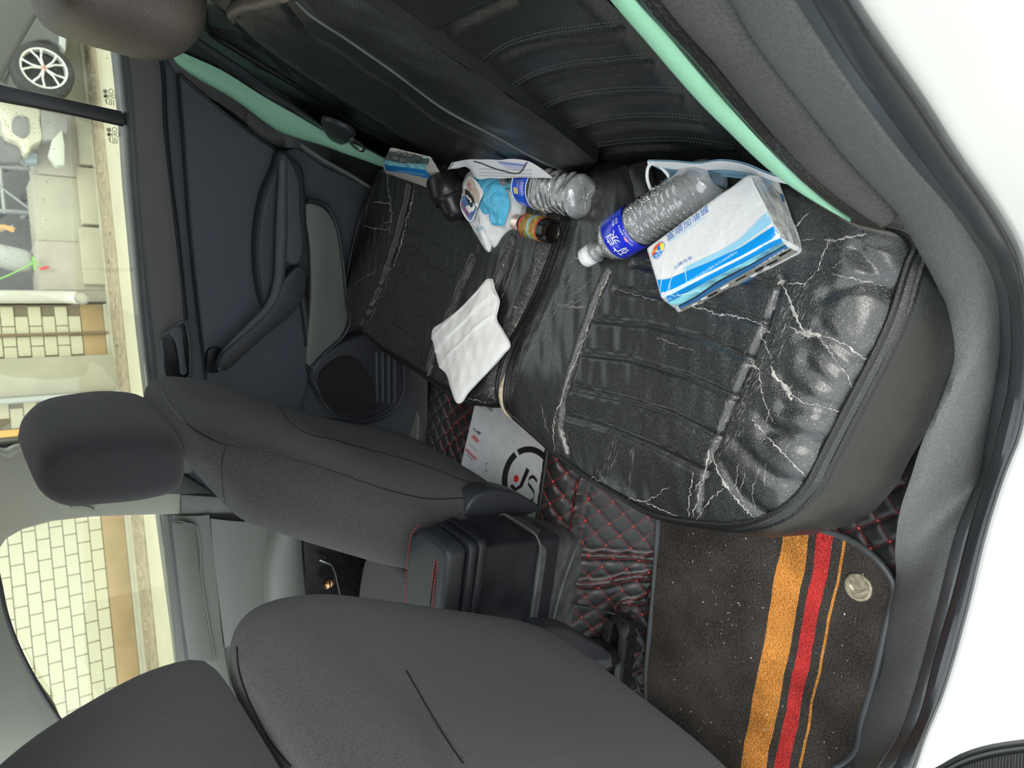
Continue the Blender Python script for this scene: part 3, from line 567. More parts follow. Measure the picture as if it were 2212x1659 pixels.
# armrest: a long tapering shelf with a rounded top that runs into the pull handle
slab('armrest', D([(608, 322), (600, 350), (572, 420), (560, 480), (556, 540), (562, 620), (580, 670), (640, 660), (668, 600), (665, 480), (660, 390), (655, 360), (620, 330)], 1.30, 60), (0, .045, 0), PLASTIC_D, d1, .01, 4)
hr = D([(612, 345), (610, 420), (608, 500), (606, 560), (602, 610), (585, 660), (545, 705), (505, 745), (482, 775), (476, 800)], 1.285, 50, False)
tube('armrest_edge', hr, np.interp(np.linspace(0, 1, 50), [0, .3, .9, 1], [.008, .012, .010, .006]), PLASTIC, d1, 12)
slab('armrest_top', D([(614, 330), (611, 420), (610, 500), (612, 560), (640, 575), (652, 560), (650, 450), (645, 380)], 1.285, 50), (0, .03, 0), PLASTIC, d1, .008, 3)
slab('pull_handle', D([(648, 573), (640, 578), (612, 610), (600, 645), (575, 680), (530, 722), (492, 757), (479, 775), (476, 798), (483, 803), (520, 775), (560, 738), (600, 705), (630, 680), (652, 650), (662, 620), (660, 585)], 1.27, 70), (0, .028, 0), PLASTIC_D, d1, .006, 3)
slab('handle_socket', D([(452, 755), (478, 752), (480, 800), (450, 806), (446, 780)], 1.325, 24), (0, .02, 0), BLACKM, d1, .003)
# seam strips from the handle to the seat
tube('panel_seam', D([(606, 332), (570, 430), (558, 520), (560, 600), (566, 660)], 1.328, 40, False), .0013, PLASTIC_G, d1)
band('lower_bar', [(640, 620), (650, 660), (660, 730), (664, 800)], [(652, 610), (664, 650), (672, 720), (668, 800)], 1.325, 1.325, .004, PLASTIC_D, d1, 20)
slab('pocket_recess', D([(660, 440), (700, 450), (730, 500), (748, 600), (752, 690), (735, 730), (700, 760), (668, 795), (664, 740), (672, 640), (668, 520)], 1.32, 60), (0, .02, 0), PLASTIC_G, d1, .004)
tube('pocket_rim', D([(664, 432), (700, 440), (725, 480), (740, 560), (748, 640), (755, 700), (740, 728), (705, 760), (672, 795)], 1.318, 60, False), .0045, PLASTIC_D, d1)
slab('lower_panel', D([(672, 800), (740, 740), (790, 720), (870, 700), (872, 800), (845, 880), (800, 905), (720, 895), (690, 850)], 1.31, 60), (0, .04, 0), PLASTIC_D, d1, .01, 3)
SPK = mat('speaker_cloth', (.045, .042, .038), .95, bump=[('vorf', 1500, 1.)], var=.4, vscale=500)
slab('speaker_grille', D([(696, 808), (745, 772), (770, 776), (795, 805), (812, 850), (812, 880), (770, 888), (715, 882), (697, 850)], 1.296, 60), (0, .02, 0), SPK, d1, .005, 3)
for k in range(4):
    x0 = 812+k*13; slab('pocket_rib', D([(x0, 760), (x0+5, 760), (x0+6, 870), (x0+1, 872)], 1.30), (0, .015, 0), PLASTIC, d1, .0015)
tube('pocket_edge', D([(690, 905), (770, 912), (815, 905), (850, 885), (870, 850), (872, 790), (868, 720)], 1.29, 50, False), .006, PLASTIC_D, d1)
# interior latch handle in its oval recess
slab('latch_recess', D([(352, 726), (372, 712), (396, 697), (402, 710), (410, 790), (409, 812), (378, 826), (360, 815), (352, 760)], 1.33, 40), (0, .01, 0), BLACKM, d1, .002)
tube('latch_rim', np.vstack([D([(352, 726), (372, 712), (398, 695), (404, 710), (411, 790), (409, 812), (378, 826), (360, 815), (352, 760)], 1.328, 40)]*1), .003, PLASTIC, d1)
slab('latch_handle', D([(366, 716), (392, 706), (397, 740), (403, 790), (406, 806), (394, 812), (388, 780), (380, 740)], 1.318, 30), (0, .012, 0), PLASTIC, d1, .004, 3)
# far jamb edge and light strip behind it
slab('jamb_panel', D([(430, 60), (480, 160), (600, 290), (700, 355), (815, 415), (830, 400), (760, 330), (640, 250), (520, 170), (440, 40)], 1.34), (0, .03, 0), PLASTIC, d1, .004)
tube('jamb_strip', D([(648, 312), (700, 346), (760, 380), (804, 408)], 1.335, 20, False), .0042, PLASTIC_G, d1)
tube('jamb_gap', D([(390, 162), (440, 205), (500, 255), (560, 300), (606, 330)], 1.332, 30, False), .003, BLACKM, d1)
# windows: panes and their frames
YW_ = 1.385
w1 = thing('window_1', (.05, YW_, .8), None, None, None, 'structure'); w1['label'] = 'small rear quarter window, speckled with droplets'
slab('pane', D([(246, 60), (262, 238), (0, 182), (-60, 170), (-60, 100), (30, 60), (100, -30), (240, -30)], 1.39), (0, .004, 0), GLASS, w1, 0)
w2 = thing('window_2', (-.3, YW_, .8), None, None, None, 'structure'); w2['label'] = 'rear passenger door window, speckled with droplets'
slab('pane', D([(268, 269), (286, 500), (305, 720), (330, 950), (340, 1060), (-60, 960), (-60, 205)], 1.39), (0, .004, 0), GLASS, w2, 0)
slab('divider_bar', D([(-60, 168), (0, 183), (120, 209), (263, 240), (270, 255), (269, 271), (130, 240), (0, 216), (-60, 203)], 1.375), (0, .02, 0), RUBBER, w2, .002)
tube('glass_channel', D([(-60, 206), (0, 218), (130, 242), (266, 272)], 1.374, 12, False), .0016, BLACKM, w2)
# printed glass marks: rings, bars and a small bird shape
for ox, oy, pn in ((0, 0, w1), (7.5, 83, w2)):
    N = np.array([0, -1, 0]); parts = []
    for cx, cy, r in ((227.5, 197.5, 4.2), (228.5, 207.5, 4.2), (240, 197, 4.8), (246, 208, 3.8)):
        c3 = U((cx+ox, cy+oy), y=1.388); rr = np.linalg.norm(U((cx+ox+r, cy+oy), y=1.388)-c3); t = np.linspace(0, 2*math.pi, 20)
        ring = c3+np.stack([np.cos(t)*rr, 0*t, np.sin(t)*rr], 1); parts.append(tube_g(ring, .00045, 4, False))
    for cx, cy, a, b in ((227.5, 197.5, -3, 3), (227.5, 197.5, 3, -3)):
        parts.append(tube_g([U((cx+ox+a, cy+oy-3), y=1.388), U((cx+ox-a, cy+oy+3), y=1.388)], .0007, 4))
    parts.append(tube_g([U((226.5+ox, 206+oy), y=1.388), U((230+ox, 209+oy), y=1.388)], .0022, 6))
    for k, (x0, ya, yb) in enumerate(((235, 203, 212), (236.5, 215, 227), (239.5, 204, 210), (240.5, 213, 227), (245, 215, 227))):
        for s in np.arange(ya, yb, 2.2): parts.append(tube_g([U((x0+ox, s+oy), y=1.388), U((x0+ox+.4, s+1.5+oy), y=1.388)], .0008, 4))
    parts.append(tube_g([U((227+ox, 217+oy), y=1.388), U((231+ox, 213+oy), y=1.388), U((231+ox, 218+oy), y=1.388), U((228+ox, 219+oy), y=1.388), U((232.5+ox, 225+oy), y=1.388)], .0007, 4))
    V, Fc = join(parts); mk('glass_print', V, Fc, BLACKP, pn)
DROP = clear('water_droplet', (.97, .97, .95), 1.6, .02, 1.6, (.95, .95, .9), .25)
dr = bpy.data.meshes.new('droplet')
for wn, box_, cnt in ((w1, (5, 60, 170, 215), 150), (w2, (2, 235, 150, 560), 260)):
    parts = []
    for _ in range(cnt):
        px = (box_[0]+abs(rng.normal(0, .45))*(box_[2]-box_[0]), rng.uniform(box_[1], box_[3]))
        if wn is w1 and px[1] < 190-px[0]*1.6: continue
        if wn is w1 and px[1] > 180+px[0]*.2: continue
        if wn is w2 and px[1] < 222+px[0]*.2: continue
        c = U(px, y=1.3885); r = rng.uniform(.0005, .0013)
        V = np.array([[1, 0, 0], [0, 0, 1], [-1, 0, 0], [0, 0, -1], [0, -.7, 0]])*r*[1, 1, rng.uniform(.8, 1.8)]+c; parts.append((V, [(0, 1, 4), (1, 2, 4), (2, 3, 4), (3, 0, 4), (3, 2, 1, 0)]))
    V, Fc = join(parts); tag(mk('droplets', V, Fc, DROP, wn), kind='stuff')
bpy.data.meshes.remove(dr)
# C pillar trim at the far top corner
o = slab('trim_5', D([(-60, 178), (0, 180), (40, 105), (102, 0), (130, -60), (-60, -60)], 1.36), (0, .03, 0), BEIGE_T, None, .01, 3); st(o); o['label'] = 'pale rear pillar trim above the far quarter window'
# B pillar between far doors
bp_ = thing('trim_6', (-.8, 1.36, .2), None, None, None, 'structure'); bp_['label'] = 'pale grey green centre pillar trim behind the passenger headrest'
slab('pillar_trim', D([(-80, 968), (0, 962), (60, 958), (200, 1000), (380, 1030), (392, 1068), (391, 1112), (346, 1113), (200, 1118), (110, 1128), (50, 1145), (15, 1165), (0, 1186), (-80, 1260)], 1.35), (0, .04, 0), BEIGE_T, bp_, .006, 3)
slab('seat_belt_web', D([(330, 1022), (395, 1024), (460, 1066), (391, 1068), (330, 1066)], 1.345), (0, .01, 0), RUBBER, bp_, .001)
slab('lower_pillar_trim', D([(391, 1068), (700, 1090), (900, 1080), (900, 1120), (520, 1108), (391, 1110)], 1.352), (0, .04, 0), PLASTIC_G, bp_, .004)
slab('adjuster_plate', D([(152, 1096), (200, 1098), (206, 1106), (160, 1109)], 1.343, 16), (0, .01, 0), BEIGE_T, bp_, .001)
slab('grab_handle', D([(-20, 967), (14, 975), (30, 967), (52, 965), (52, 974), (40, 978), (20, 990), (0, 982), (-20, 985)], 1.30, 30), (0, .02, 0), BEIGE_T, bp_, .004, 3)
slab('dark_channel', D([(-80, 958), (0, 962), (56, 956), (56, 966), (0, 976), (-80, 972)], 1.348), (0, .02, 0), BLACKM, bp_, .002)
# front far door
d2 = thing('door_2', (-1.1, 1.38, 0), None, None, None, 'structure'); d2['label'] = 'closed front passenger door seen from inside'
slab('door_panel', D([(352, 1112), (392, 1480), (430, 1700), (1200, 1700), (1200, 1150), (900, 1112)], 1.37), (0, .05, 0), PLASTIC_G, d2, .004)
band('belt_weatherstrip', [(346, 1112), (360, 1220), (376, 1340), (392, 1470), (420, 1640)], [(372, 1112), (385, 1220), (400, 1340), (412, 1470), (438, 1640)], 1.39, 1.365, .005, RUBBER_W, d2)
band('upper_shelf', [(372, 1112), (385, 1220), (400, 1340), (412, 1470), (438, 1640)], [(452, 1112), (460, 1180), (470, 1280), (482, 1390), (500, 1500)], 1.365, 1.345, .006, PLASTIC_G, d2)
tube('shelf_recess_rim', D([(374, 1132), (378, 1126), (405, 1130), (421, 1134), (426, 1142), (436, 1250), (450, 1340), (466, 1432)], 1.338, 50, False), .002, PLASTIC_G, d2, seg=6)
slab('shelf_recess', D([(374, 1130), (404, 1130), (422, 1136), (434, 1250), (448, 1340), (463, 1430), (410, 1430), (395, 1330), (384, 1230)], 1.34), (0, .01, 0), PLASTIC_G, d2, .002)
band('inner_panel', [(455, 1120), (462, 1200), (472, 1290), (486, 1400)], [(600, 1128), (584, 1190), (578, 1250), (580, 1330)], 1.345, 1.34, .008, PLASTIC_G, d2, 30)
band('armrest', [(602, 1128), (586, 1190), (580, 1250), (582, 1330)], [(650, 1128), (652, 1190), (654, 1250), (656, 1330)], 1.30, 1.29, .018, PLASTIC_G, d2, 30)
slab('lower_pocket', D([(652, 1120), (665, 1330), (800, 1330), (800, 1120)], 1.345), (0, .01, 0), BLACKM, d2, .002)
w3 = thing('window_3', (-1.1, 1.39, .75), None, None, None, 'structure'); w3['label'] = 'front passenger door window with the tiled wall behind it'
slab('pane', D([(346, 1114), (365, 1260), (386, 1425), (400, 1560), (130, 1560), (50, 1400), (0, 1260), (-40, 1200), (0, 1180), (50, 1145), (110, 1128)], 1.392), (0, .004, 0), GLASS, w3, 0)
# A pillar and header trim
o = slab('trim_7', D([(-120, 1150), (-30, 1180), (-8, 1225), (0, 1262), (12, 1320), (30, 1375), (55, 1430), (90, 1495), (130, 1556), (150, 1700), (-120, 1700)], 1.35, 60), (0, .05, 0), ROOF, None, .006, 3); st(o); o['label'] = 'grey green front pillar trim beside the front passenger window'
tube('trim_8', D([(-8, 1225), (0, 1262), (12, 1320), (30, 1375), (55, 1430), (90, 1495), (130, 1556)], 1.352, 50, False), .004, RUBBER, None); st(bpy.data.objects['trim_8'])
# dashboard end and front footwell
o = box('wall_front', (-1.95, .75, .35), (.3, 1.25, .75), PLASTIC_D, None, .05, seg=4); st(o)
st(slab('wall_right', [(.13, 1.37, .0), (.5, 1.37, .0), (.5, 1.37, .8), (.13, 1.37, .8)], (0, .03, 0), PLASTIC_D, None, .003))
# bench-side and sill trims on the far side
br = thing('baseboard_right', (-.7, 1.5, 0), None, None, None, 'structure'); br['label'] = 'far door sill below the speaker'
slab('sill_step', D([(845, 600), (872, 780), (885, 830), (893, 870), (907, 905), (904, 935), (890, 960), (800, 960), (800, 600)], 1.495), (0, .12, 0), BEIGE_T, br, .004)
slab('sill_cover', D([(872, 600), (880, 800), (884, 830), (893, 870), (905, 905), (902, 960), (925, 960), (925, 600)], 1.485), (0, .02, 0), PLASTIC_G, br, .004)
st(slab('wall_side', [(-2.2, 1.62, -.1), (.5, 1.62, -.1), (.5, 1.62, .62), (-2.2, 1.62, .62)], (0, .02, 0), PLASTIC_D, None, 0))
st(slab('floor_side', [(-2.2, 1.44, -.013), (.5, 1.44, -.013), (.5, 1.63, -.013), (-2.2, 1.63, -.013)], (0, 0, -.03), CARPET, None, 0))
# side skirt behind the seats
# ================================================================== FRONT SEATS
TAB = [(.948, -.612, -.640, .07), (.940, -.598, -.655, .12), (.925, -.588, -.668, .152), (.90, -.583, -.684, .178), (.86, -.588, -.705, .20), (.80, -.605, -.735, .217), (.70, -.648, -.785, .23), (.60, -.695, -.835, .24), (.50, -.738, -.885, .242), (.44, -.765, -.905, .24), (.40, -.785, -.915, .232), (.38, -.80, -.91, .215), (.372, -.82, -.895, .19)]
def seat_back(yc, dx, mir, parent, crease, dz=0.):
    T_ = spl(np.array(TAB)[::-1], 110); n = 96; t = np.linspace(0, 2*math.pi, n, endpoint=False); rings = []
    for z, xr, xf, hw in T_:
        if dz: xf -= .07*smst(.40, .5, z)*(1-smst(.84, .93, z)); hw += .006-.014*smst(.7, .9, z)
        cx = (xr+xf)/2+dx; a = (xr-xf)/2; c, s = np.cos(t), np.sin(t); e = 2/3.6
        X = cx+a*np.sign(c)*np.abs(c)**e; Y = yc+hw*np.sign(s)*np.abs(s)**e
        # rear face slightly hollow between the bolsters
        k = np.clip(c, 0, 1); X -= .010*k*np.exp(-((Y-yc)/.12)**2)*smst(.45, .6, z)*(1-smst(.82, .9, z))
        rings.append(np.stack([X, Y, z-.15*(1-smst(.38, .62, z))*(dz != 0)+dz*smst(.38, .62, z)+0*t], 1))
    V, Fc = loft(rings, True, True)
    for L, d, w in crease:
        L = np.array(L)
        dd = dpoly(V, L); V[:, 0] -= d*np.exp(-(dd/w)**2)
    o = fixn(mk('backrest', V, Fc, FABRIC, parent, ang=70)); return V, Fc, bvh(V, Fc)
drv = thing('front_seat', (-.8, .35, 0), 'charcoal fabric driver seat seen from behind, nearest the open door', 'car seat')
pas = thing('front_seat', (-.7, 1.03, 0), 'charcoal fabric front passenger seat beyond the centre console', 'car seat')
def onrear(ps, dx):   # photo points on the rear face plane of a seat
    out = []
    for p in ps:
        d = ray(p); a, b = -.975+dx, .465; t = (a+b*CAM[2]-CAM[0])/(d[0]-b*d[2]); out.append(CAM+t*d)
    return spl(np.array(out), 30)
Vd, Fd, T_d = seat_back(.35, 0, 1, drv, [(onrear([(878, 1450), (915, 1515), (960, 1590), (1000, 1650), (1040, 1710)], 0), .014, .014), (onrear([(560, 1320), (640, 1400), (740, 1500), (850, 1640), (900, 1700)], 0), .016, .045)])
Vp, Fp, T_p = seat_back(1.035, .09, -1, pas, [(onrear([(600, 880), (640, 925), (700, 955), (800, 985), (900, 1005), (1000, 1040)], .09), .018, .016), (onrear([(440, 880), (520, 890), (600, 900), (720, 975), (860, 1020)], .09), .012, .03)], -.08)
# seams
def seam(ps, trees, parent, r=.0008, mtl=None, n=60, nm='seam'):
    P = castl(ps, trees, .0006, n)
    if len(P) > 4 and np.linalg.norm(np.diff(P, axis=0), axis=1).max() < .08: tube(nm, P, r, mtl or PIPING, parent, 6)
seam([(512, 1398), (516, 1440), (530, 1490), (555, 1545), (585, 1600), (630, 1655)], [T_d], drv, .0010)
seam([(878, 1450), (915, 1515), (960, 1590), (1000, 1650)], [T_d], drv, .0008)
seam([(348, 838), (372, 880), (410, 920), (450, 945), (490, 963), (560, 974), (620, 990), (700, 1012), (780, 1040), (860, 1065), (930, 1078), (1000, 1076)], [T_p], pas, .0009)
seam([(490, 963), (482, 990), (480, 1030), (484, 1072), (488, 1100)], [T_p], pas, .0007)
seam([(590, 1155), (640, 1180), (700, 1204), (760, 1226), (820, 1245), (866, 1258)], [T_p], pas, .0008)
seam([(600, 872), (620, 905), (660, 935), (720, 950), (800, 972), (900, 1000), (1000, 1038), (1060, 1062)], [T_p], pas, .0007)
# headrests with posts
_, _, _ = headrest('headrest', [((-.665, .35, .948), .006, .06), ((-.665, .35, .952), .038, .125), ((-.665, .35, .965), .056, .15), ((-.668, .35, 1.01), .064, .155), ((-.680, .35, 1.07), .066, .148), ((-.695, .35, 1.13), .062, .135), ((-.705, .35, 1.165), .05, .12), ((-.708, .35, 1.18), .02, .07)], FABRIC_HEAD, drv, 72, 3.8)
_, _, _ = headrest('headrest', [((-.575, 1.035, .852), .006, .05), ((-.575, 1.035, .855), .035, .11), ((-.574, 1.035, .868), .055, .132), ((-.571, 1.035, .91), .064, .140), ((-.568, 1.03, .97), .064, .134), ((-.566, 1.02, 1.02), .058, .122), ((-.565, 1.015, 1.046), .038, .100), ((-.565, 1.035, 1.056), .006, .06)], FABRIC_HEAD, pas, 72, 3.8)
for yc, dx, par, zt in ((.35, 0, drv, .965), (1.035, .085, pas, .92)):
    for s in (-1, 1):
        tube('headrest_post', [(-.66+dx, yc+s*.07, zt-.08), (-.655+dx, yc+s*.07, zt+.02)], .007, CHROME, par)
        lathe('post_collar', [(0, .0), (0, .016), (.008, .015), (.010, .008)], (-.645+dx-.008, yc+s*.07, zt-.028 if yc < .5 else zt-.0), (0, 0, 1), PLASTIC_D, par, 20)
# seat cushions and their frames
for yc, dx, par in ((.35, 0, drv), (1.035, .09, pas)):
    c = spl(np.array([(-1.06+dx, yc-.20, .27), (-1.17+dx, yc-.25, .27), (-1.36+dx, yc-.23, .27), (-1.42+dx, yc, .27), (-1.36+dx, yc+.23, .27), (-1.15+dx, yc+.25, .27), (-1.06+dx, yc+.20, .27), (-1.04+dx, yc, .27)]), 50, True)
    c = (c-[0, yc, 0])*[1, .84, 1]+[0, yc, 0]; c[:, 2] = .20
    slab('cushion', c, (0, 0, .145), FABRIC, par, .035, 5)
    slab('base_cover', c*[.96, 1, 1]+[-.04, 0, -.10] if False else c+[0, 0, -.06], (0, 0, .058), PLASTIC_D, par, .01, 2)
# hinge covers low on the inner side of each seat back
def cover(px, y, th, par): slab('hinge_cover', spl(UL(px, y=y), 50, True), (0, th, 0), PLASTIC_D, par, .010, 4)
cover([(1004, 1118), (1012, 1092), (1032, 1070), (1065, 1058), (1110, 1064), (1152, 1084), (1170, 1100), (1120, 1120), (1055, 1130)], .79, .05, pas)
cover([(1120, 1338), (1160, 1330), (1200, 1336), (1240, 1358), (1280, 1382), (1290, 1398), (1268, 1405), (1220, 1390), (1170, 1380)], .585, -.04, drv)
for o_ in [o_ for o_ in drv.children if o_.name.startswith('cushion')]: pass
# exposed seat rail of the driver seat: two channels, bracket, pivot bolt
rl = [(UL([(1318, 1335), (1300, 1420), (1282, 1520), (1270, 1600)], z=.085), .011), (UL([(1350, 1345), (1340, 1420), (1332, 1500), (1325, 1600)], z=.085), .012)]
for k, (P, r) in enumerate(rl):
    P = spl(P, 12); V, Fc = loft([P+[0, -r, -.03], P+[0, -r, 0], P+[0, -r*.6, .004], P+[0, r*.6, .004], P+[0, r, 0], P+[0, r, -.03]], False); fixn(mk('seat_rail', V, Fc, BLACKM, drv, ang=25))
a, b = U((1316, 1330), z=.06), U((1362, 1350), z=.06)
slab('rail_bracket', UL([(1318, 1330), (1334, 1326), (1356, 1342), (1360, 1362), (1350, 1385), (1338, 1380), (1330, 1350), (1318, 1345)], z=.094), (0, 0, -.02), BLACKM, drv, .002)
bc = U((1344, 1353), z=.097); lathe('rail_hole', [(0, .0), (0, .006), (-.002, .0065)], bc, (0, 0, 1), BLACKP, drv, 16)
pv = U((1304, 1422), z=.09); lathe('pivot_bolt', [(-.02, .026), (0, .026), (.003, .022), (.003, .015), (.008, .014), (.008, .007), (.012, .006), (.012, 0)], pv, (.5, -.3, .8), BLACKM, drv, 24)
slab('recliner_arm', UL([(1255, 1385), (1290, 1388), (1316, 1410), (1322, 1440), (1305, 1452), (1270, 1430), (1240, 1405)], z=.11), (0, 0, -.03), BLACKM, drv, .003)
# the black cable that loops over the liner and rail
cb = spl(np.array([U(p, z=z) for p, z in (((1228, 1300), .15), ((1250, 1308), .12), ((1290, 1318), .10), ((1330, 1327), .09), ((1362, 1345), .075), ((1382, 1375), .05), ((1390, 1395), .03), ((1385, 1412), .025), ((1368, 1440), .03), ((1350, 1490), .03))]), 70)
cab = tube('cable', cb, .0022, RUBBER, None, 8); tag(cab, 'thin black cable looping over the quilted liner beside the driver seat rail', 'cable')
# ================================================================== CENTRE CONSOLE
con = thing('center_console', (-.75, .69, 0), 'dark plastic centre console with stitched armrest lid between the front seats', 'console')
def rrect(x0, x1, y0, y1, r, z, n=72):
    P = []
    for cx, cy, a0 in ((x1-r, y1-r, 0), (x0+r, y1-r, 90), (x0+r, y0+r, 180), (x1-r, y0+r, 270)):
        for a in np.linspace(a0, a0+90, 9): P.append((cx+r*math.cos(math.radians(a)), cy+r*math.sin(math.radians(a)), z))
    return np.array(P)
def chamf(x0, x1, y0, y1, z):   # lid outline with cut rear corners
    return np.array([(x0, y0, z), (x1-.012, y0, z), (x1-.003, y0+.006, z), (x1, y0+.02, z), (x1, y1-.03, z), (x1-.02, y1-.006, z), (x1-.035, y1, z), (x0, y1, z)])
slab('armrest_base', chamf(-1.05, -.670, .640, .766, .447), (0, 0, .017), CONS, con, .003, 2)
slab('armrest_band', chamf(-1.05, -.672, .642, .764, .466), (0, 0, .017), CONS, con, .003, 2)
LID = mat('armrest_vinyl', (.022, .025, .03), .42, bump=[('vor', 600, .2)], var=.1)
slab('armrest_lid', chamf(-1.05, -.674, .644, .762, .485), (0, 0, .042), LID, con, .016, 5)
for yy, zz in ((.7612, .5235), (.670, .5275), (.677, .5275)):
    P = np.array([(-1.0, yy, zz), (-.80, yy, zz), (-.72, yy, zz), (-.697, yy-.001, zz-.003), (-.682, yy-.002, zz-.016)]); P = spl(P, 50)
    parts = [tube_g(P[i:i+2], .0009, 5) for i in range(0, 49, 1) if True]
    V, Fc = join([tube_g([P[i], P[i]*.4+P[i+1]*.6], .0009, 5) for i in range(49)]); tag(mk('lid_stitching', V, Fc, THREAD_R, con), kind='stuff')
tube('lid_groove', spl(np.array([(-1.0, .6735, .5275), (-.72, .6735, .5275), (-.697, .6735, .524), (-.678, .6735, .508)]), 30), .0012, PIPING, con, 6)
def taper(nm, z0, z1, a, b, mtl, r=.02, n=9, bowx=0):
    rg = []
    for t in np.linspace(0, 1, n):
        q = [a[i]*(1-t)+b[i]*t for i in range(4)]; rg.append(rrect(q[0], q[1]+bowx*math.sin(math.pi*t), q[2], q[3], r, z0*(1-t)+z1*t))
    V, Fc = loft(rg, True, True); return fixn(mk(nm, V, Fc, mtl, con, ang=50))
taper('console_rear_panel', .447, .26, (-1.1, -.688, .650, .764), (-1.1, -.712, .652, .770), CONS, .012)
taper('console_lower_cover', .312, .02, (-1.1, -.700, .644, .778), (-1.1, -.83, .745, .80), COVER, .035, 12, .014)
tube('cover_rim', np.vstack([rrect(-1.1, -.699, .643, .779, .035, .314)[18:], rrect(-1.1, -.699, .643, .779, .035, .314)[:9]]), .0018, COVER, con)
tube('cover_bead', spl(np.array([(-.93, .662, .235), (-.86, .664, .225), (-.80, .672, .20), (-.765, .688, .165), (-.755, .708, .13)]), 30), .0022, COVER, con)
# brass coloured round knob far forward in the dark gap
kn = thing('round_knob', U((712, 1258), y=1.30), 'small brass coloured round knob in the dark pocket under the far door armrest', 'knob')
kc = U((712, 1258), y=1.315); BRASS = mat('brass', (.75, .42, .22), .25, metal=1)
lathe('knob', [(0, 0), (.0, .011), (.004, .0125), (.007, .0115), (.008, .010), (.010, .0125), (.014, .0125), (.016, .010), (.018, .0125), (.024, .012), (.026, 0)], kc+[0, .0, -.004], (.2, -.5, .9), BRASS, kn, 24)
slab('rim', D([(690, 1212), (715, 1222), (724, 1240), (732, 1275), (736, 1300), (740, 1296), (735, 1270), (727, 1236), (717, 1217), (692, 1208)], 1.31), (0, .01, 0), CHROME, kn, .001)
# ================================================================== FLOOR COVERINGS
def fz(x, y):
    """height of the quilted liner: flat footwells, raised tunnel"""
    y = np.asarray(y, float); up = 1.2*np.clip(y-.612, 0, .145); r_ = .02
    up = np.where(y < .612+r_, np.where(y > .612-r_, 1.2*(y-.612+r_)**2/(4*r_), 0), up); up = np.where((y > .757-r_), np.where(y < .757+r_, .174-1.2*(.757+r_-y)**2/(4*r_), .174), up)
    return .006+up*(1-smst(.80, .875, y))
lin = thing('floor_liner', (-.8, .8, 0), 'black quilted leather floor liner with red diamond stitching, covering the footwells and the tunnel', 'floor liner')
xs = np.linspace(-1.5, -.18, 330); ys = np.linspace(.135, 1.50, 342)
X, Y = np.meshgrid(xs, ys, indexing='ij'); Z = fz(X, Y)
ds = np.sqrt(np.gradient(Z, axis=1)**2+np.gradient(Y, axis=1)**2); S = np.cumsum(ds, axis=1)+.135
# diamond lattice
ax, ay = .0248, .0255
KX, KY = -.735, .713
def lat(x, s): 
    p = (x-KX)/(2*ax); q = (s-KS)/(2*ay); return p+q, p-q
KS = float(np.interp(KY, Y[0], S[0]))
a, b = lat(X, S); fa = np.abs(a-np.round(a)); fb = np.abs(b-np.round(b)); pf = np.minimum(fa, fb)
Z = Z+.0045*(1-np.exp(-(pf/.09)**1.5))
foldx = [(-.868, .012), (-.915, .012)]
V = np.stack([X, Y, Z], -1).reshape(-1, 3)
fold_px = [[(1240, 1199), (1300, 1200), (1360, 1202), (1418, 1206)], [(1243, 1260), (1290, 1262), (1340, 1252), (1380, 1246), (1412, 1244)], [(1262, 1035), (1252, 1070), (1246, 1120), (1241, 1190)], [(1340, 1318), (1350, 1304), (1385, 1298), (1405, 1288), (1412, 1275)]]
T_l0 = bvh(V, grid_faces(330, 342))
fl = [castl(p, [T_l0], 0, 20) for p in fold_px]
for L in fl:
    d = dpoly(V, L); V[:, 2] += .012*np.exp(-(d/.0062)**2)-.004*np.exp(-((d-.015)/.004)**2)
LQ = mat('quilted_black_leather', (.017, .019, .0185), .33, bump=[('vor', 500, .12), ('noise', 30, .4)], var=.3, vscale=10)
Fl = grid_faces(330, 342); fixn(mk('liner', V, Fl, LQ, lin, ang=80)); T_lin = bvh(V, Fl)
# red stitching on the diamond lines and knots where they cross
def zat(x, y):
    h = T_lin.ray_cast(Vector((x, y, .5)), Vector((0, 0, -1))); return (h[0].z if h[0] else None)
sy = lambda s: float(np.interp(s, S[0], Y[0]))
parts = []; knots = []
A_, B_ = range(-22, 22), range(-22, 22)
def pt(a, b): x = KX+(a+b)*ax; s = KS+(a-b)*ay; return x, s
vis = lambda x, y: (-1.35 < x < -.45 and .14 < y < 1.48 and not (.16 < y < .60 and x < -.66))
for i in A_:
    for j in B_:
        x0, s0 = pt(i, j)
        if not (.15 < s0 < 1.6): continue
        y0 = sy(s0)
        if not vis(x0, y0): continue
        z0 = zat(x0, y0)
        if z0 is None: continue
        knots.append((x0, y0, z0))
        for di, dj in ((1, 0), (0, 1)):
            x1, s1 = pt(i+di, j+dj); dx, dsx = x1-x0, s1-s0; L = math.hypot(dx, dsx); px_, py_ = -dsx/L, dx/L
            for side in (-1, 1):
                k = 8
                for q in range(k):
                    t0, t1 = (q+.15)/k, (q+.8)/k; P = []
                    for t in (t0, t1):
                        xx = x0+dx*t+px_*.0014*side; ss = s0+dsx*t+py_*.0014*side; yy = sy(ss); zz = zat(xx, yy)
                        P.append(None if zz is None else (xx, yy, zz+.0006))
                    if None in P: continue
                    p, q2 = map(np.array, P); d = q2-p; d /= np.linalg.norm(d)+1e-9; e = np.cross(d, [0, 0, 1.])*.00033; f = np.array([0, 0, .0004])
                    parts.append((np.array([p-e, p+e, p+f, q2-e, q2+e, q2+f]), [(0, 1, 4, 3), (1, 2, 5, 4), (2, 0, 3, 5)]))
V, Fc = join(parts); tag(mk('diamond_stitching', V, Fc, THREAD_R, lin, smooth=False), kind='stuff')
KNOT = mat('red_knot', (.75, .08, .07), .6); kp = []
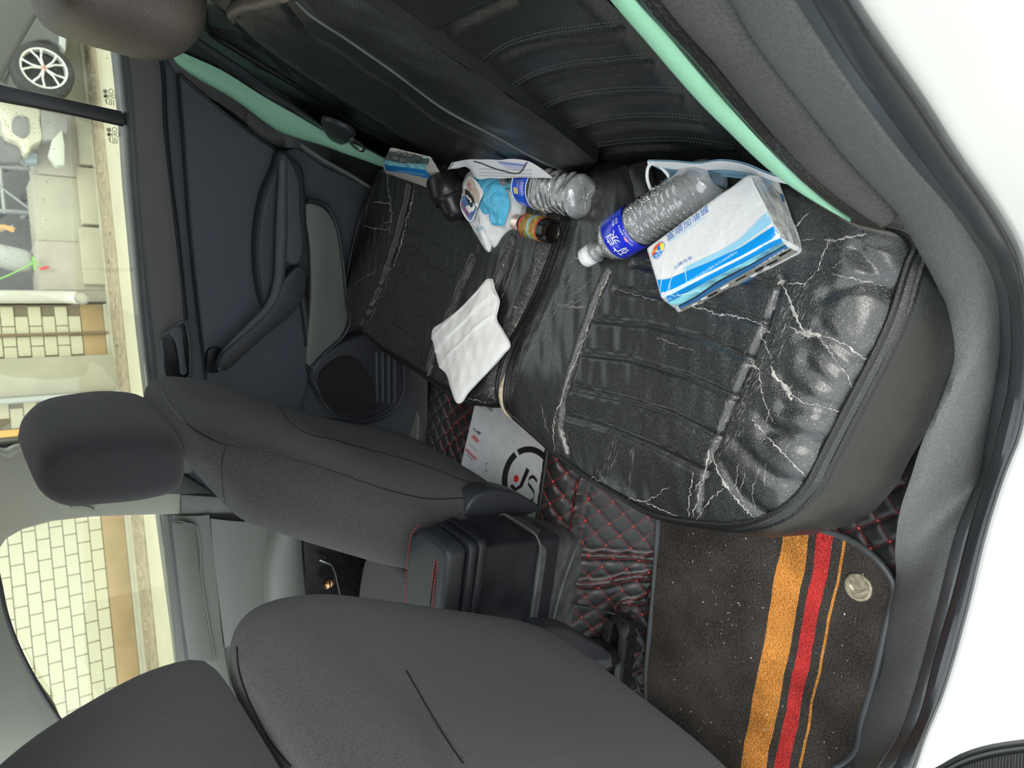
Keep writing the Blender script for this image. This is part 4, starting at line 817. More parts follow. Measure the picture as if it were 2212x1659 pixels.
for x, y, z in knots:
    r = .0026; kp.append((np.array([[0, 0, .5], [1, 0, 0], [.6, .6, .2], [0, 1, 0], [-.6, .6, .2], [-1, 0, 0], [-.6, -.6, .2], [0, -1, 0], [.6, -.6, .2]])*r+[x, y, z+.0004], [(0, k, k % 8+1) for k in range(1, 9)]))
V, Fc = join(kp); tag(mk('stitch_knots', V, Fc, KNOT, lin, smooth=False), kind='stuff')
for L in fl:
    T = np.gradient(L, axis=0); T /= np.linalg.norm(T, axis=1)[:, None]; N2 = np.stack([T[:, 1], -T[:, 0], 0*T[:, 0]], 1)
    for s in (-1, 1):
        P = L+N2*.008*s; Q = []
        for p in resamp(P, 60): 
            z = zat(p[0], p[1]); Q.append((p[0], p[1], (z or .01)+.0006))
        Q = np.array(Q); V, Fc = join([tube_g([Q[i], Q[i]*.3+Q[i+1]*.7], .0004, 4) for i in range(59)]); tag(mk('fold_stitching', V, Fc, THREAD_R, lin), kind='stuff')
# dark carpeted hump edge beside the white sheet
eg = np.array([(x_, .795, .183) for x_ in np.linspace(-.5, -.95, 40)]); tube('liner_edge', eg, .005, LEATHER, lin, 10)
# ------------------------------------------------------------------ striped mat
mp = [(1426, 1090), (1422, 1130), (1418, 1200), (1412, 1280), (1402, 1380), (1396, 1480), (1398, 1540), (1420, 1600), (1452, 1659), (1480, 1760), (1760, 1780), (1790, 1690), (1800, 1660), (1826, 1645), (1850, 1620), (1862, 1560), (1880, 1500), (1897, 1435), (1915, 1350), (1930, 1290), (1932, 1262), (1910, 1225), (1880, 1195), (1840, 1168), (1800, 1152), (1745, 1138), (1640, 1110)]
mo = spl(UL(mp, z=.016), 130, True)
fm = thing('floor_mat', (-.85, .38, .012), 'dark ribbed footwell mat with orange and red stripes and a round metal badge', 'floor mat')
def rib_mat(name, cols):
    """looped pile; colours by stripes across the car's width (object space y)"""
    m = mat(name, (.05, .05, .05), .95, bump=[('vorf', 420, 1.), ('noise', 300, .6)], spec=.15); n = m.node_tree.nodes; l = m.node_tree.links; b = n['Principled BSDF']
    t = n.new('ShaderNodeTexCoord'); s = n.new('ShaderNodeSeparateXYZ'); l.new(t.outputs['Object'], s.inputs[0])
    no = n.new('ShaderNodeTexNoise'); no.inputs['Scale'].default_value = 7; l.new(t.outputs['Object'], no.inputs['Vector'])
    m1 = n.new('ShaderNodeMath'); m1.operation = 'MULTIPLY_ADD'; m1.inputs[1].default_value = .016; l.new(no.outputs['Fac'], m1.inputs[0]); l.new(s.outputs['Y'], m1.inputs[2])
    # the stripes drift a little towards the tunnel at the front
    mx2 = n.new('ShaderNodeMath'); mx2.operation = 'MULTIPLY_ADD'; mx2.inputs[1].default_value = SLOPE; l.new(s.outputs['X'], mx2.inputs[0]); l.new(m1.outputs[0], mx2.inputs[2])
    mr = n.new('ShaderNodeMapRange'); mr.inputs[1].default_value = -.3; mr.inputs[2].default_value = .3; l.new(mx2.outputs[0], mr.inputs[0])
    r = n.new('ShaderNodeValToRGB'); r.color_ramp.interpolation = 'CONSTANT'; l.new(mr.outputs[0], r.inputs[0])
    el = r.color_ramp.elements
    while len(el) > 1: el.remove(el[-1])
    el[0].position = 0; el[0].color = cols[0][1]
    for y, c in cols[1:]: e = el.new((y+.3)/.6); e.color = c
    n2 = n.new('ShaderNodeTexNoise'); n2.inputs['Scale'].default_value = 350; l.new(t.outputs['Object'], n2.inputs['Vector'])
    n3 = n.new('ShaderNodeTexNoise'); n3.inputs['Scale'].default_value = 9; n3.inputs['Detail'].default_value = 5; l.new(t.outputs['Object'], n3.inputs['Vector'])
    ad = n.new('ShaderNodeMath'); ad.operation = 'ADD'; l.new(n2.outputs['Fac'], ad.inputs[0]); l.new(n3.outputs['Fac'], ad.inputs[1])
    mm = n.new('ShaderNodeMapRange'); mm.inputs[1].default_value = .6; mm.inputs[2].default_value = 1.4; mm.inputs[1].default_value = .72; mm.inputs[2].default_value = 1.28; mm.inputs[3].default_value = .45; mm.inputs[4].default_value = 1.7; l.new(ad.outputs[0], mm.inputs[0])
    mul = n.new('ShaderNodeVectorMath'); mul.operation = 'SCALE'; l.new(r.outputs[0], mul.inputs[0]); l.new(mm.outputs[0], mul.inputs['Scale']); l.new(mul.outputs[0], b.inputs['Base Color'])
    return m
DK = (.050, .044, .039, 1); OR = (.56, .23, .05, 1); RD = (.48, .038, .035, 1)
def yo(p):
    q = U(p, z=.018); return q[1]-.38-.008, q[0]+.85
# stripe edges sampled on the mat
e0 = [yo((1679, 1160)), yo((1603, 1600))]; SLOPE = -(e0[1][0]-e0[0][0])/(e0[1][1]-e0[0][1])
def edge(pa, pb): return np.mean([yo(p)[0]+SLOPE*yo(p)[1] for p in (pa, pb)])+.016*.5
E_ = [edge((1679, 1160), (1603, 1600)), edge((1738, 1160), (1665, 1580)), edge((1752, 1165), (1680, 1600)), edge((1783, 1165), (1720, 1570)), edge((1798, 1180), (1736, 1600)), edge((1804, 1180), (1744, 1590))]
E_ = sorted(E_)
MATM = rib_mat('striped_loop_pile', [(-.3, DK), (E_[0], OR), (E_[1], DK), (E_[2], RD), (E_[3], DK), (E_[4], OR), (E_[5], DK)])
# dense grid clipped to the outline so it can lie slightly uneven
mo_c = mo.mean(0); rg = [mo_c+(mo-mo_c)*t for t in np.linspace(1, 0.02, 60)]
for r_ in rg: r_[:, 2] = .018+vnoise(r_*[1, 1, 0], 14, .0022, 8)
V, Fc = loft([mo+[0, 0, -.012]]+rg, True); m_ = len(V); V = np.vstack([V, rg[-1].mean(0)]); Fc += [(m_-130+i, m_-130+(i+1) % 130, m_) for i in range(130)]; fixn(mk('mat_pile', V, Fc, MATM, fm, ang=60)); T_mat = bvh(V, Fc)
ed = np.vstack([mo, mo[:2]]); tube('edge_binding', ed+[0, 0, .001], .0055, RUBBER_W, fm, 8)
bcn = cast((1855, 1268), [T_mat])[0]; BR = mat('antique_badge_metal', (.36, .33, .23), .45, metal=.5, bump=[('noise', 300, .4)], var=.35, vscale=120)
bd = lathe('badge', [(0, .0228), (.0035, .0225), (.0045, .0212), (.0045, .0178), (.0032, .0170), (.0032, 0)], bcn, (0, 0, 1), BR, fm, 48)
BL = mat('bright_badge_metal', (.85, .80, .62), .3, metal=.8)
flat_text('badge_lettering', 'AOCMITE', .0066, bcn+[.003, 0, .0044], (-.2, -1, 0) if False else (.1, -1, 0), (-1, -.1, 0), BL, bd, w=.030)
ar = spl(np.array([bcn+[-.001-.001, .014, .0042], bcn+[-.008, .004, .0042], bcn+[-.007, -.006, .0042], bcn+[-.001, -.015, .0042]]), 24)
tube('badge_relief', ar, .0009, BL, bd, 6); tube('badge_relief', ar*[1, 1, 1]+[.0026, 0, 0], .0007, BL, bd, 6)
# crumbs scattered on the mat
cp = []
for k in range(170):
    p = (rng.uniform(1430, 1880), rng.uniform(1140, 1640)) if k % 3 else (rng.normal(1570, 45), rng.normal(1290, 60)); h = cast(p, [T_mat])
    if not h: continue
    r = rng.uniform(.0004, .0011)*(1.8 if rng.random() < .1 else 1); c = h[0]+[0, 0, r*.4]; M_ = rng.normal(size=(6, 3))*.3+np.array([[1, 0, 0], [-1, 0, 0], [0, 1, 0], [0, -1, 0], [0, 0, 1], [0, 0, -1]])
    cp.append((M_*r*[1, 1, .6]+c, [(0, 2, 4), (2, 1, 4), (1, 3, 4), (3, 0, 4), (2, 0, 5), (1, 2, 5), (3, 1, 5), (0, 3, 5)]))
V, Fc = join(cp); tag(mk('crumbs', V, Fc, WHITE, None, smooth=False), 'white crumbs and lint scattered over the striped floor mat', 'crumbs', kind='stuff')
# ------------------------------------------------------------------ white printed sheet in the far footwell
sp_ = [(1028, 868), (1016, 910), (1002, 960), (997, 1003), (1030, 1030), (1080, 1065), (1120, 1110), (1165, 1120), (1172, 1060), (1168, 990), (1160, 945), (1140, 920), (1110, 880), (1060, 860)]
ZS = .0125
sh = thing('paper_floor_sheet', (-.8, 1.0, .011), 'white paper sheet with round black emblem and red dot on the far floor', 'paper sheet')
so = spl(UL(sp_, z=ZS), 60, True)
PAPER = mat('coated_paper', (.70, .73, .76), .6, bump=[('noise', 40, .4)], var=.06, vscale=30)
shq = UL([(1032, 850), (997, 1003), (1120, 1130), (1190, 1130), (1190, 850)], z=ZS)
slab('sheet', shq, (0, 0, .0012), PAPER, sh, 0)
zt = ZS+.0018
def pz(p, z=zt): return U(p, z=z)
def arc_ring(c, a, b, t0, t1, w, nm, mtl, n=40):
    t = np.radians(np.linspace(t0, t1, n)); P = np.array([pz((c[0]+a*math.cos(q), c[1]+b*math.sin(q))) for q in t]); Q = np.array([pz((c[0]+(a-w)*math.cos(q), c[1]+(b-w*1.1)*math.sin(q))) for q in t])
    V, Fc = loft([P, Q], False); return fixn(mk(nm, V, Fc, mtl, sh, smooth=False))
arc_ring((1142, 1040), 58, 76, 180-48, 180+57, 12, 'printed_ring', BLACKP)
arc_ring((1142, 1040), 58, 76, 180+64, 360+20, 12, 'printed_ring', BLACKP)
dt = np.array([pz((1115+5.5*math.cos(q), 1034+8*math.sin(q))) for q in np.linspace(0, 2*math.pi, 24, endpoint=False)]); mk('red_dot', dt, [tuple(range(24))], mat('red_print', (.75, .02, .03), .5), sh, smooth=False)
j = [(1137, 1010), (1144, 1016), (1128, 1052), (1112, 1062), (1101, 1050), (1107, 1046), (1114, 1054), (1122, 1048)]
mk('printed_letter', np.array([pz(p) for p in j]), [tuple(range(8))], BLACKP, sh, smooth=False)
sP = spl(np.array([pz(p) for p in [(1160, 1040), (1152, 1030), (1143, 1034), (1141, 1044), (1148, 1054), (1154, 1066), (1150, 1080), (1140, 1086)]]), 30); V, Fc = loft([sP+[-.0045, 0, 0], sP+[.0045, 0, 0]], False); mk('printed_letter', V, Fc, BLACKP, sh, smooth=False)
GP = mat('grey_print', (.25, .26, .26), .6); RP = mat('faded_red_print', (.65, .10, .12), .6); GN = mat('green_print', (.15, .35, .15), .6)
for a_, b_, m_, w_ in (((1022, 925), (1030, 933), GP, 4), ((1031, 932), (1038, 938), BLACKP, 5), ((1021, 941), (1033, 955), RP, 8), ((1014, 960), (1030, 975), GP, 1.5), ((1006, 970), (1029, 993), RP, 5), ((1009, 981), (1022, 995), GP, 3), ((1034, 871), (1042, 880), GP, 5), ((1052, 878), (1064, 888), GP, 6), ((1050, 1000), (1052, 1003), GP, 4), ((1048, 1015), (1053, 1018), GP, 4), ((1107, 950), (1112, 962), mat('pale_print', (.55, .57, .6), .6), 4)):
    A2, B2 = np.array(a_, float), np.array(b_, float); d = B2-A2; d /= np.linalg.norm(d); n_ = np.array([-d[1], d[0]])*w_/2; k = max(1, int(np.linalg.norm(B2-A2)/3))
    for q in range(k):
        s0, s1 = A2+(B2-A2)*q/k, A2+(B2-A2)*(q+.8)/k; mk('small_print', np.array([pz(s0-n_), pz(s1-n_), pz(s1+n_), pz(s0+n_)]), [(0, 1, 2, 3)], m_, sh, smooth=False)
# ================================================================== THINGS LYING ON THE SEAT
TS = T_seat+[T_skirt]
def leaf(nm, px, z, mtl, parent=None, crown=.004, noise=.0015, nf=60, n=120, rings=36, skirt_=0., zf=None, seed=3, axis='z', base=None):
    """thin crumpled sheet: outline from the photo laid on plane z, creased by noise"""
    o = spl(UL(px, pl=(z, 0, 0)) if np.isscalar(z) else UL(px, pl=z), n, True); c = o.mean(0); rg = [c+(o-c)*t for t in np.linspace(1, .02, rings)]
    for k, r_ in enumerate(rg):
        t = np.linspace(1, .02, rings)[k]; q = r_*[1, 1, 0]; w = min(1, (1-t)/.12+.25)
        r_[:, 2] += crown*(1-t**2)+np.abs(vnoise(q, nf, noise, seed))*w+vnoise(q, nf*3, noise*.35, seed+1)*w
        if zf: r_[:, 2] += zf(r_)
    pre = [o-[0, 0, skirt_]] if skirt_ else []
    V, Fc = loft(pre+rg, True); m_ = len(V); V = np.vstack([V, rg[-1].mean(0)]); Fc = Fc+[(m_-n+i, m_-n+(i+1) % n, m_) for i in range(n)]; ob = fixn(mk(nm, V, Fc, mtl, parent, ang=35, base=base)); return ob, bvh(V, Fc)
def ondecal(nm, px, trees, mtl, parent, lift=.0006, dens=5.):
    """flat print that follows the surface under it"""
    P = resamp(np.vstack([px, px[:1]]), max(6, int(len(px)*4)))[:-1]; H = [cast(p, trees) for p in P]; H = [h for h in H if h]
    if len(H) < 3: return
    c = np.mean(P, axis=0); hc = cast(c, trees); V = [h[0]+h[1]*lift for h in H]; n = len(V)
    mid = [cast(c+(p-c)*.5, trees) for p in P]; M_ = [(h[0]+h[1]*lift) if h else None for h in mid]
    if any(m is None for m in M_) or hc is None or len(M_) != n: return mk(nm, np.array(V), [tuple(range(n))], mtl, parent, smooth=False)
    V = V+M_+[hc[0]+hc[1]*lift]; Fc = [(i, (i+1) % n, n+(i+1) % n, n+i) for i in range(n)]+[(n+i, n+(i+1) % n, 2*n) for i in range(n)]
    return mk(nm, np.array(V), Fc, mtl, parent, smooth=False)
# ------------------------------------------------------------------ big tissue pack
FILM = mat('white_plastic_film', (.80, .82, .82), .28, bump=[('noise', 45, 1.), ('noise', 150, .5)], coat=.4, spec=.6)
CRINK = mat('crinkled_clear_film', (.58, .59, .60), .15, bump=[('noise', 90, 1.), ('noise', 240, .8)], var=.35, vscale=70, coat=.8)
BLUE = mat('cyan_blue_print', (.0, .30, .80), .3, coat=.4); LBLUE = mat('light_blue_print', (.33, .66, .86), .3, coat=.4)
SKYP = mat('sky_photo_print', (.25, .62, .88), .3, coat=.4, var=.5, vscale=45); NAVY = mat('deep_blue_print', (.03, .16, .38), .35)
TBLUE = mat('blue_letter_print', (.02, .17, .52), .4)
def block(nm, c8, mtl, parent, n=22, rnd=.10, puff=.004, nz=.0012):
    """rounded box through 8 corners: (bottom A,B,C,E, top A,B,C,E)"""
    c8 = np.array(c8).reshape(2, 4, 3); V = []; Fc = []
    def tri(u, v, w):
        q = c8[0]*(1-w)+c8[1]*w; return q[0]*(1-u)*(1-v)+q[1]*u*(1-v)+q[2]*u*v+q[3]*(1-u)*v
    g = np.linspace(-1, 1, n); off = 0
    for axis in range(3):
        for s in (-1, 1):
            for i in range(n):
                for j in range(n):
                    p = np.zeros(3); p[axis] = s; p[(axis+1) % 3] = g[i]; p[(axis+2) % 3] = g[j]
                    q = np.clip(p, -1+rnd, 1-rnd); d = p-q; L = np.linalg.norm(d); 
                    if L > 1e-9: p = q+d/L*rnd*min(1, L/rnd)
                    V.append(p)
            for i in range(n-1):
                for j in range(n-1):
                    a = off+i*n+j; Fc.append((a, a+1, a+n+1, a+n))
            off += n*n
    V = np.array(V); W_ = np.array([tri(*((p+1)/2)) for p in V]); ctr = W_.mean(0)
    W_ += (W_-ctr)*(vnoise(W_, 70, nz, 6)[:, None]*12)
    o = mk(nm, W_, Fc, mtl, parent, ang=60)
    bm = bmesh.new(); bm.from_mesh(o.data); bmesh.ops.remove_doubles(bm, verts=bm.verts, dist=.0002); bmesh.ops.recalc_face_normals(bm, faces=bm.faces); bm.to_mesh(o.data); bm.free()
    return o, bvh(W_, Fc), tri
A, B, C_, E_c = U((1393, 537), z=.446), U((1616, 375), z=.442), U((1685, 512), z=.442), U((1428, 645), z=.444)
a2, b2, c2, e2 = A+[.008, .006, -.068], B+[.004, .004, -.070], U((1738, 545), z=.374), U((1473, 687), z=.373)
tp = thing('tissue_pack', (-.12, .33, .365), 'large white and blue tissue pack with round logo on the near cushion', 'tissue pack')
_, T_tp, _ = block('wrapper', [a2, b2, c2, e2, A, B, C_, E_c], FILM, tp, 26, .07)
PT = [T_tp]
def st_px(s, t, q=((1393, 537), (1616, 375), (1685, 512), (1428, 645))):
    q = np.array(q, float); return q[0]*(1-s)*(1-t)+q[1]*s*(1-t)+q[2]*s*t+q[3]*(1-s)*t
def sdec(nm, st_, m, lift=.0006, par=tp, T=PT): return ondecal(nm, np.array([st_px(*p) for p in st_]), T, m, par, lift)
BOTP = ((1428, 645), (1685, 512), (1730, 536), (1470, 677))
def quads(nm, top, bot, m, lift=.0006, par=tp, T=PT, n=26):
    """printed band between two photo polylines, following the surface"""
    a, b = resamp(np.array(top, float), n), resamp(np.array(bot, float), n); R_ = []
    for t in np.linspace(0, 1, 5):
        row = [cast(p, T) for p in a*(1-t)+b*t]; R_.append([None if h is None else h[0]+h[1]*lift for h in row])
    V = []; idx = {}; Fc = []
    for i, r in enumerate(R_):
        for j, p in enumerate(r):
            if p is not None: idx[i, j] = len(V); V.append(p)
    for i in range(4):
        for j in range(n-1):
            k = [(i, j), (i, j+1), (i+1, j+1), (i+1, j)]
            if all(q in idx for q in k):
                f = [idx[q] for q in k]
                if max(np.linalg.norm(V[f[0]]-V[f[2]]), np.linalg.norm(V[f[1]]-V[f[3]])) < .06: Fc.append(f)
    return mk(nm, np.array(V), Fc, m, par, smooth=True)
quads('light_stripe', [(1478, 578), (1560, 540), (1600, 515), (1657, 457)], [(1478, 588), (1560, 553), (1600, 532), (1667, 482)], LBLUE)
quads('blue_band', [(1421, 604), (1440, 604), (1530, 567), (1600, 535), (1672, 488)], [(1430, 652), (1445, 652), (1540, 600), (1610, 564), (1690, 521)], BLUE)
quads('sky_band', [(1431, 652), (1446, 652), (1540, 600), (1610, 564), (1690, 521)], [(1436, 659), (1468, 660), (1550, 612), (1620, 573), (1696, 530)], SKYP)
quads('dark_line', [(1465, 659), (1500, 641), (1550, 606), (1620, 570), (1696, 527)], [(1466, 661), (1502, 643), (1551, 609), (1621, 572), (1696, 529)], BLACKP, .0009)
quads('label_band', [(1466, 661), (1502, 643), (1551, 609), (1621, 572), (1697, 529)], [(1468, 667), (1506, 649), (1556, 618), (1624, 580), (1702, 534)], NAVY, .0007)
PHO = mat('beige_photo_print', (.27, .26, .22), .4, var=.25, vscale=120)
quads('photo_band', [(1468, 666), (1506, 649), (1556, 618), (1624, 580), (1702, 534)], [(1474, 673), (1530, 645), (1590, 614), (1650, 583), (1724, 543)], PHO, .0007)
for a_, w_, h_, m_ in (((1600, 600), 26, 3, BLACKP), ((1612, 606), 34, 4, NAVY), ((1640, 580), 22, 5, BLACKP), ((1668, 566), 26, 4, BLACKP), ((1690, 548), 18, 5, BLACKP), ((1565, 618), 20, 5, WHITE), ((1540, 634), 22, 4, BLACKP), ((1520, 643), 14, 4, WHITE), ((1655, 577), 16, 3, WHITE), ((1628, 592), 18, 3, WHITE), ((1703, 541), 14, 3, BLACKP), ((1500, 656), 14, 3, WHITE)):
    d = np.array([.885, -.465]); e = np.array([.465, .885]); c = np.array(a_, float); ondecal('printed_window', np.array([c-d*w_/2-e*h_/2, c+d*w_/2-e*h_/2, c+d*w_/2+e*h_/2, c-d*w_/2+e*h_/2]), PT, m_, tp, .0010)
def surf_text(nm, s, p0, p1, hpx, m, par, T, lift=.0009, shear=0.):
    """lettering along the photo line p0->p1, glyph height hpx, each vertex dropped on the surface"""
    V, Fc = text_g(s, 1., 0, shear)
    if not len(V): return
    p0, p1 = np.array(p0, float), np.array(p1, float); L = np.linalg.norm(p1-p0); d = (p1-p0)/L; e = np.array([d[1], -d[0]])
    x0, x1 = V[:, 0].min(), V[:, 0].max(); y0, y1 = V[:, 1].min(), V[:, 1].max(); out = []; ok = True
    for v in V:
        q = p0+d*(v[0]-x0)/(x1-x0)*L+e*((v[1]-y0)/(y1-y0)-.5)*hpx; h = cast(q, T)
        if h is None: ok = False; out.append(np.zeros(3))
        else: out.append(h[0]+h[1]*lift)
    out = np.array(out); Fc = [f for f in Fc if all(np.linalg.norm(out[i]) > .01 for i in f) and np.linalg.norm(out[f[0]]-out[f[1]]) < .02]
    return tag(mk(nm, out, Fc, m, par, smooth=False), kind='stuff')
surf_text('main_lettering', '富顺加油城', (1440, 516), (1532, 449), 14, TBLUE, tp, PT, shear=.3)
surf_text('latin_lettering', 'FUSHUN JIAYOUCHENG', (1449, 522), (1524, 470), 4, LBLUE, tp, PT)
LCY = mat('pale_cyan_print', (.55, .85, .95), .4)
surf_text('address_lettering', '址：玉田县旭升路交叉口东北侧(交警队东行1000米路北)', (1434, 644), (1593, 544), 7, LCY, tp, PT)
surf_text('phone_lettering', '订购热线：0', (1434, 652), (1465, 633), 6, LCY, tp, PT)
surf_text('slogan_lettering', '心得为友', (1456, 579), (1496, 555), 8, TBLUE, tp, PT)
surf_text('band_lettering', 'CY150 常来加油', (1632, 576), (1694, 537), 5, WHITE, tp, PT, .0012)
# round logo
lc = np.array([1423., 541.]); ld = np.array([.80, -.60]); le = np.array([.62, .80])
def ell(r, a0=0, a1=360, n=36, c=lc): return np.array([c+ld*r*.95*math.cos(math.radians(a))*.93+np.array([le[0]*-.0+.05, 1])*r*1.18*math.sin(math.radians(a))*np.array([.4, .9]) for a in np.linspace(a0, a1, n)])
LR, LO, LY, LB = mat('logo_red', (.80, .05, .02), .4), mat('logo_orange', (.95, .42, .03), .4), mat('logo_yellow', (.95, .78, .05), .4), mat('logo_blue', (.0, .22, .70), .4)
def lg(nm, pts, m, lift): ondecal(nm, np.array(pts, float), PT, m, tp, lift)
z1 = lambda x, y: (1400+x*.09042, 500+y*.09042)
ring = [z1(330, 235), z1(400, 290), z1(395, 400), z1(350, 520), z1(270, 630), z1(170, 660), z1(100, 600), z1(100, 490), z1(150, 370), z1(230, 270)]
lg('logo_rim', spl(np.array(ring), 30, True), NAVY, .0008)
ring2 = np.array(ring); cc = ring2.mean(0); lg('logo_disc', spl(cc+(ring2-cc)*.94, 30, True), WHITE, .0010)
lg('logo_red', spl(np.array([z1(310, 262), z1(370, 290), z1(300, 300), z1(250, 330), z1(235, 400), z1(130, 600), z1(112, 560), z1(125, 470), z1(180, 360)]), 24, True), LR, .0012)
lg('logo_orange', [z1(235, 400), z1(235, 450), z1(160, 500), z1(122, 520), z1(140, 460)], LO, .0014)
lg('logo_yellow', [z1(305, 290), z1(360, 290), z1(385, 320), z1(375, 400), z1(345, 450), z1(320, 450), z1(305, 380)], LY, .0014)
lg('logo_blue', [z1(240, 345), z1(280, 335), z1(305, 380), z1(318, 450), z1(240, 462), z1(235, 420)], LB, .0014)
lg('logo_blue', spl(np.array([z1(360, 450), z1(300, 480), z1(220, 495), z1(135, 600), z1(160, 630), z1(230, 625), z1(300, 560)]), 20, True), LB, .0014)
surf_text('logo_lettering', '富顺', z1(190, 600), z1(300, 510), 5, WHITE, tp, PT, .0017)
# crinkled transparent end flap and its folds
quads('end_flap', [(1624, 384), (1645, 388), (1668, 402), (1692, 430)], [(1686, 512), (1700, 520), (1716, 528), (1728, 535)], CRINK, .0012)
ondecal('end_flap_print', np.array([(1682, 418), (1690, 424), (1693, 436), (1687, 438)]), PT, NAVY, tp, .002)
for ps in ([(1640, 390), (1664, 440), (1690, 512)], [(1660, 400), (1690, 460), (1712, 524)], [(1630, 386), (1650, 430), (1676, 500)], [(1425, 640), (1436, 560), (1440, 545)], [(1436, 655), (1452, 600), (1478, 568), (1520, 548)], [(1448, 610), (1450, 636), (1480, 634), (1510, 626)], [(1478, 565), (1484, 610)]):
    P = castl(ps, PT, .0006, 24)
    if len(P) > 5 and np.linalg.norm(np.diff(P, axis=0), axis=1).max() < .03: tube('film_fold', P, np.interp(np.linspace(0, 1, len(P)), [0, .5, 1], [.0002, .0005, .0002]), FILM, tp, 6)
# ------------------------------------------------------------------ bottles
PET = clear('clear_bottle_plastic', (.99, 1, 1), 5., .10, 1.5, (.9, .93, .95), .30, bump=(110, .3))
PETC = clear('crumpled_bottle_plastic', (.99, 1, 1), 5., .12, 1.5, (.9, .93, .95), .36, bump=(70, .7))
BOTBLUE = mat('royal_blue_label', (.012, .03, .60), .3, coat=.5); CAPW = mat('white_cap_plastic', (.82, .83, .84), .35)
def cyl_frame(O, A):
    A = A/np.linalg.norm(A); v = CAM-O; N0 = v-A*v.dot(A); N0 /= np.linalg.norm(N0); N1 = np.cross(A, N0)
    upw = R @ np.array([0, -1, 0]);
    if N1@upw < 0: N1 = -N1
    return A, N0, N1
def cyl_text(nm, s, O, A, s0, x0, size, r, m, par, w=None, flip=1, stack=False):
    """lettering wrapped round a bottle: x runs around the circumference, glyph tops face the cap"""
    A, N0, N1 = cyl_frame(O, A); V, Fc = text_g(s, 1.)
    if not len(V): return
    sx = (w/(V[:, 0].max()-V[:, 0].min())) if w else size
    th = (x0+V[:, 0]*sx)/r; P = O+A*(s0-V[:, 1:2]*size)+r*(np.cos(th)[:, None]*N0+np.sin(th)[:, None]*N1)
    return tag(mk(nm, P, Fc, m, par, smooth=False), kind='stuff')
def cyl_quad(nm, O, A, s0, s1, x0, x1, r, m, par, n=12):
    A, N0, N1 = cyl_frame(O, A); th = np.linspace(x0/r, x1/r, n); ring = lambda s: O+A*s+r*(np.cos(th)[:, None]*N0+np.sin(th)[:, None]*N1)
    V, Fc = loft([ring(s0), ring(s1)], False); return mk(nm, V, Fc, m, par)
O1 = U((1263, 558), z=.405); E1 = U((1550, 377), z=.402); A1 = E1-O1; L1 = np.linalg.norm(A1); A1 /= L1; RB = .0315
bt = thing('water_bottle', (-.12, .45, .36), 'clear capped water bottle with royal blue label, lying against the large tissue pack', 'bottle')
bt_prof = [(.030, .0135), (.034, .0135), (.040, .017), (.048, .024), (.056, .029), (.064, RB), (.066, RB)]
body = [(.027, .0125)]+bt_prof+[(.068, RB-.001), (.108, RB-.001), (.110, RB)]
s = .113
drops = []
while s < L1-.045: body += [(s, RB), (s+.0035, RB-.0014), (s+.0045, RB-.0014), (s+.008, RB)]; s += .0095
body += [(L1-.036, RB), (L1-.030, RB-.0015), (L1-.024, RB), (L1-.010, RB-.001), (L1-.003, RB-.006), (L1, RB-.012), (L1-.006, .006), (L1-.006, 0)]
def facet(s, r, t): return r*(1+.012*np.cos(5*t+s*60)) if s > L1-.04 else r*np.ones_like(t)
lathe('bottle_body', body, O1, A1, PET, bt, 48, facet, ang=50)
A_d, N0d, N1d = cyl_frame(O1, A1)
for _ in range(330):
    s_, th = .112+abs(rng.normal(0, .5))*.10, rng.normal(.5, .8); r = rng.uniform(.0004, .0012)
    if s_ > L1-.02: continue
    n_ = math.cos(th)*N0d+math.sin(th)*N1d; c = O1+A1*s_+n_*(RB-.0004); e1 = np.cross(A1, n_)
    drops.append((np.array([c+A1*r, c+e1*r, c-A1*r, c-e1*r, c+n_*r*.8]), [(0, 1, 4), (1, 2, 4), (2, 3, 4), (3, 0, 4)]))
V, Fc = join(drops); tag(mk('droplets', V, Fc, clear('bottle_droplet', (1, 1, 1), 5., .05, 1.6, (1, 1, 1), .35), bt), kind='stuff')
lathe('bottle_label', [(.0675, RB+.0002), (.068, RB+.0006), (.107, RB+.0006), (.1075, RB+.0002)], O1, A1, BOTBLUE, bt, 48)
lathe('bottle_cap', [(0, 0), (0, .0135), (.0015, .0148), (.0145, .0150), (.0155, .0143), (.0165, .0150), (.020, .0150), (.0205, .013)], O1, A1, CAPW, bt, 40)
lathe('neck_ring', [(.022, .0125), (.0225, .0165), (.0245, .0165), (.025, .0125), (.028, .0125)], O1, A1, PET, bt, 32)
rl_ = RB+.0012
cyl_text('label_lettering', '矿', O1, A1, .084, -.0175, .0205, rl_, WHITE, bt); cyl_text('label_lettering', '泉', O1, A1, .084, .0025, .0205, rl_, WHITE, bt)
cyl_text('label_lettering', '饮用天然水 品质好水', O1, A1, .101, -.004, .0036, rl_, WHITE, bt, w=.036); cyl_text('label_lettering', '550', O1, A1, .099, .0215, .006, rl_, WHITE, bt); cyl_text('label_lettering', '毫升', O1, A1, .093, .0215, .005, rl_, WHITE, bt)
cyl_text('label_lettering', '水源地 天然矿物', O1, A1, .1055, -.006, .003, rl_, WHITE, bt, w=.022); cyl_quad('label_chip', O1, A1, .0985, .1022, -.012, -.006, rl_+.0003, mat('pink_print', (.9, .35, .42), .4), bt)
for k in range(7): cyl_text('label_lettering', '水质天然净含量营养成分', O1, A1, .0715+k*.0054, .0345, .0026, rl_, LBLUE, bt, w=.0130)
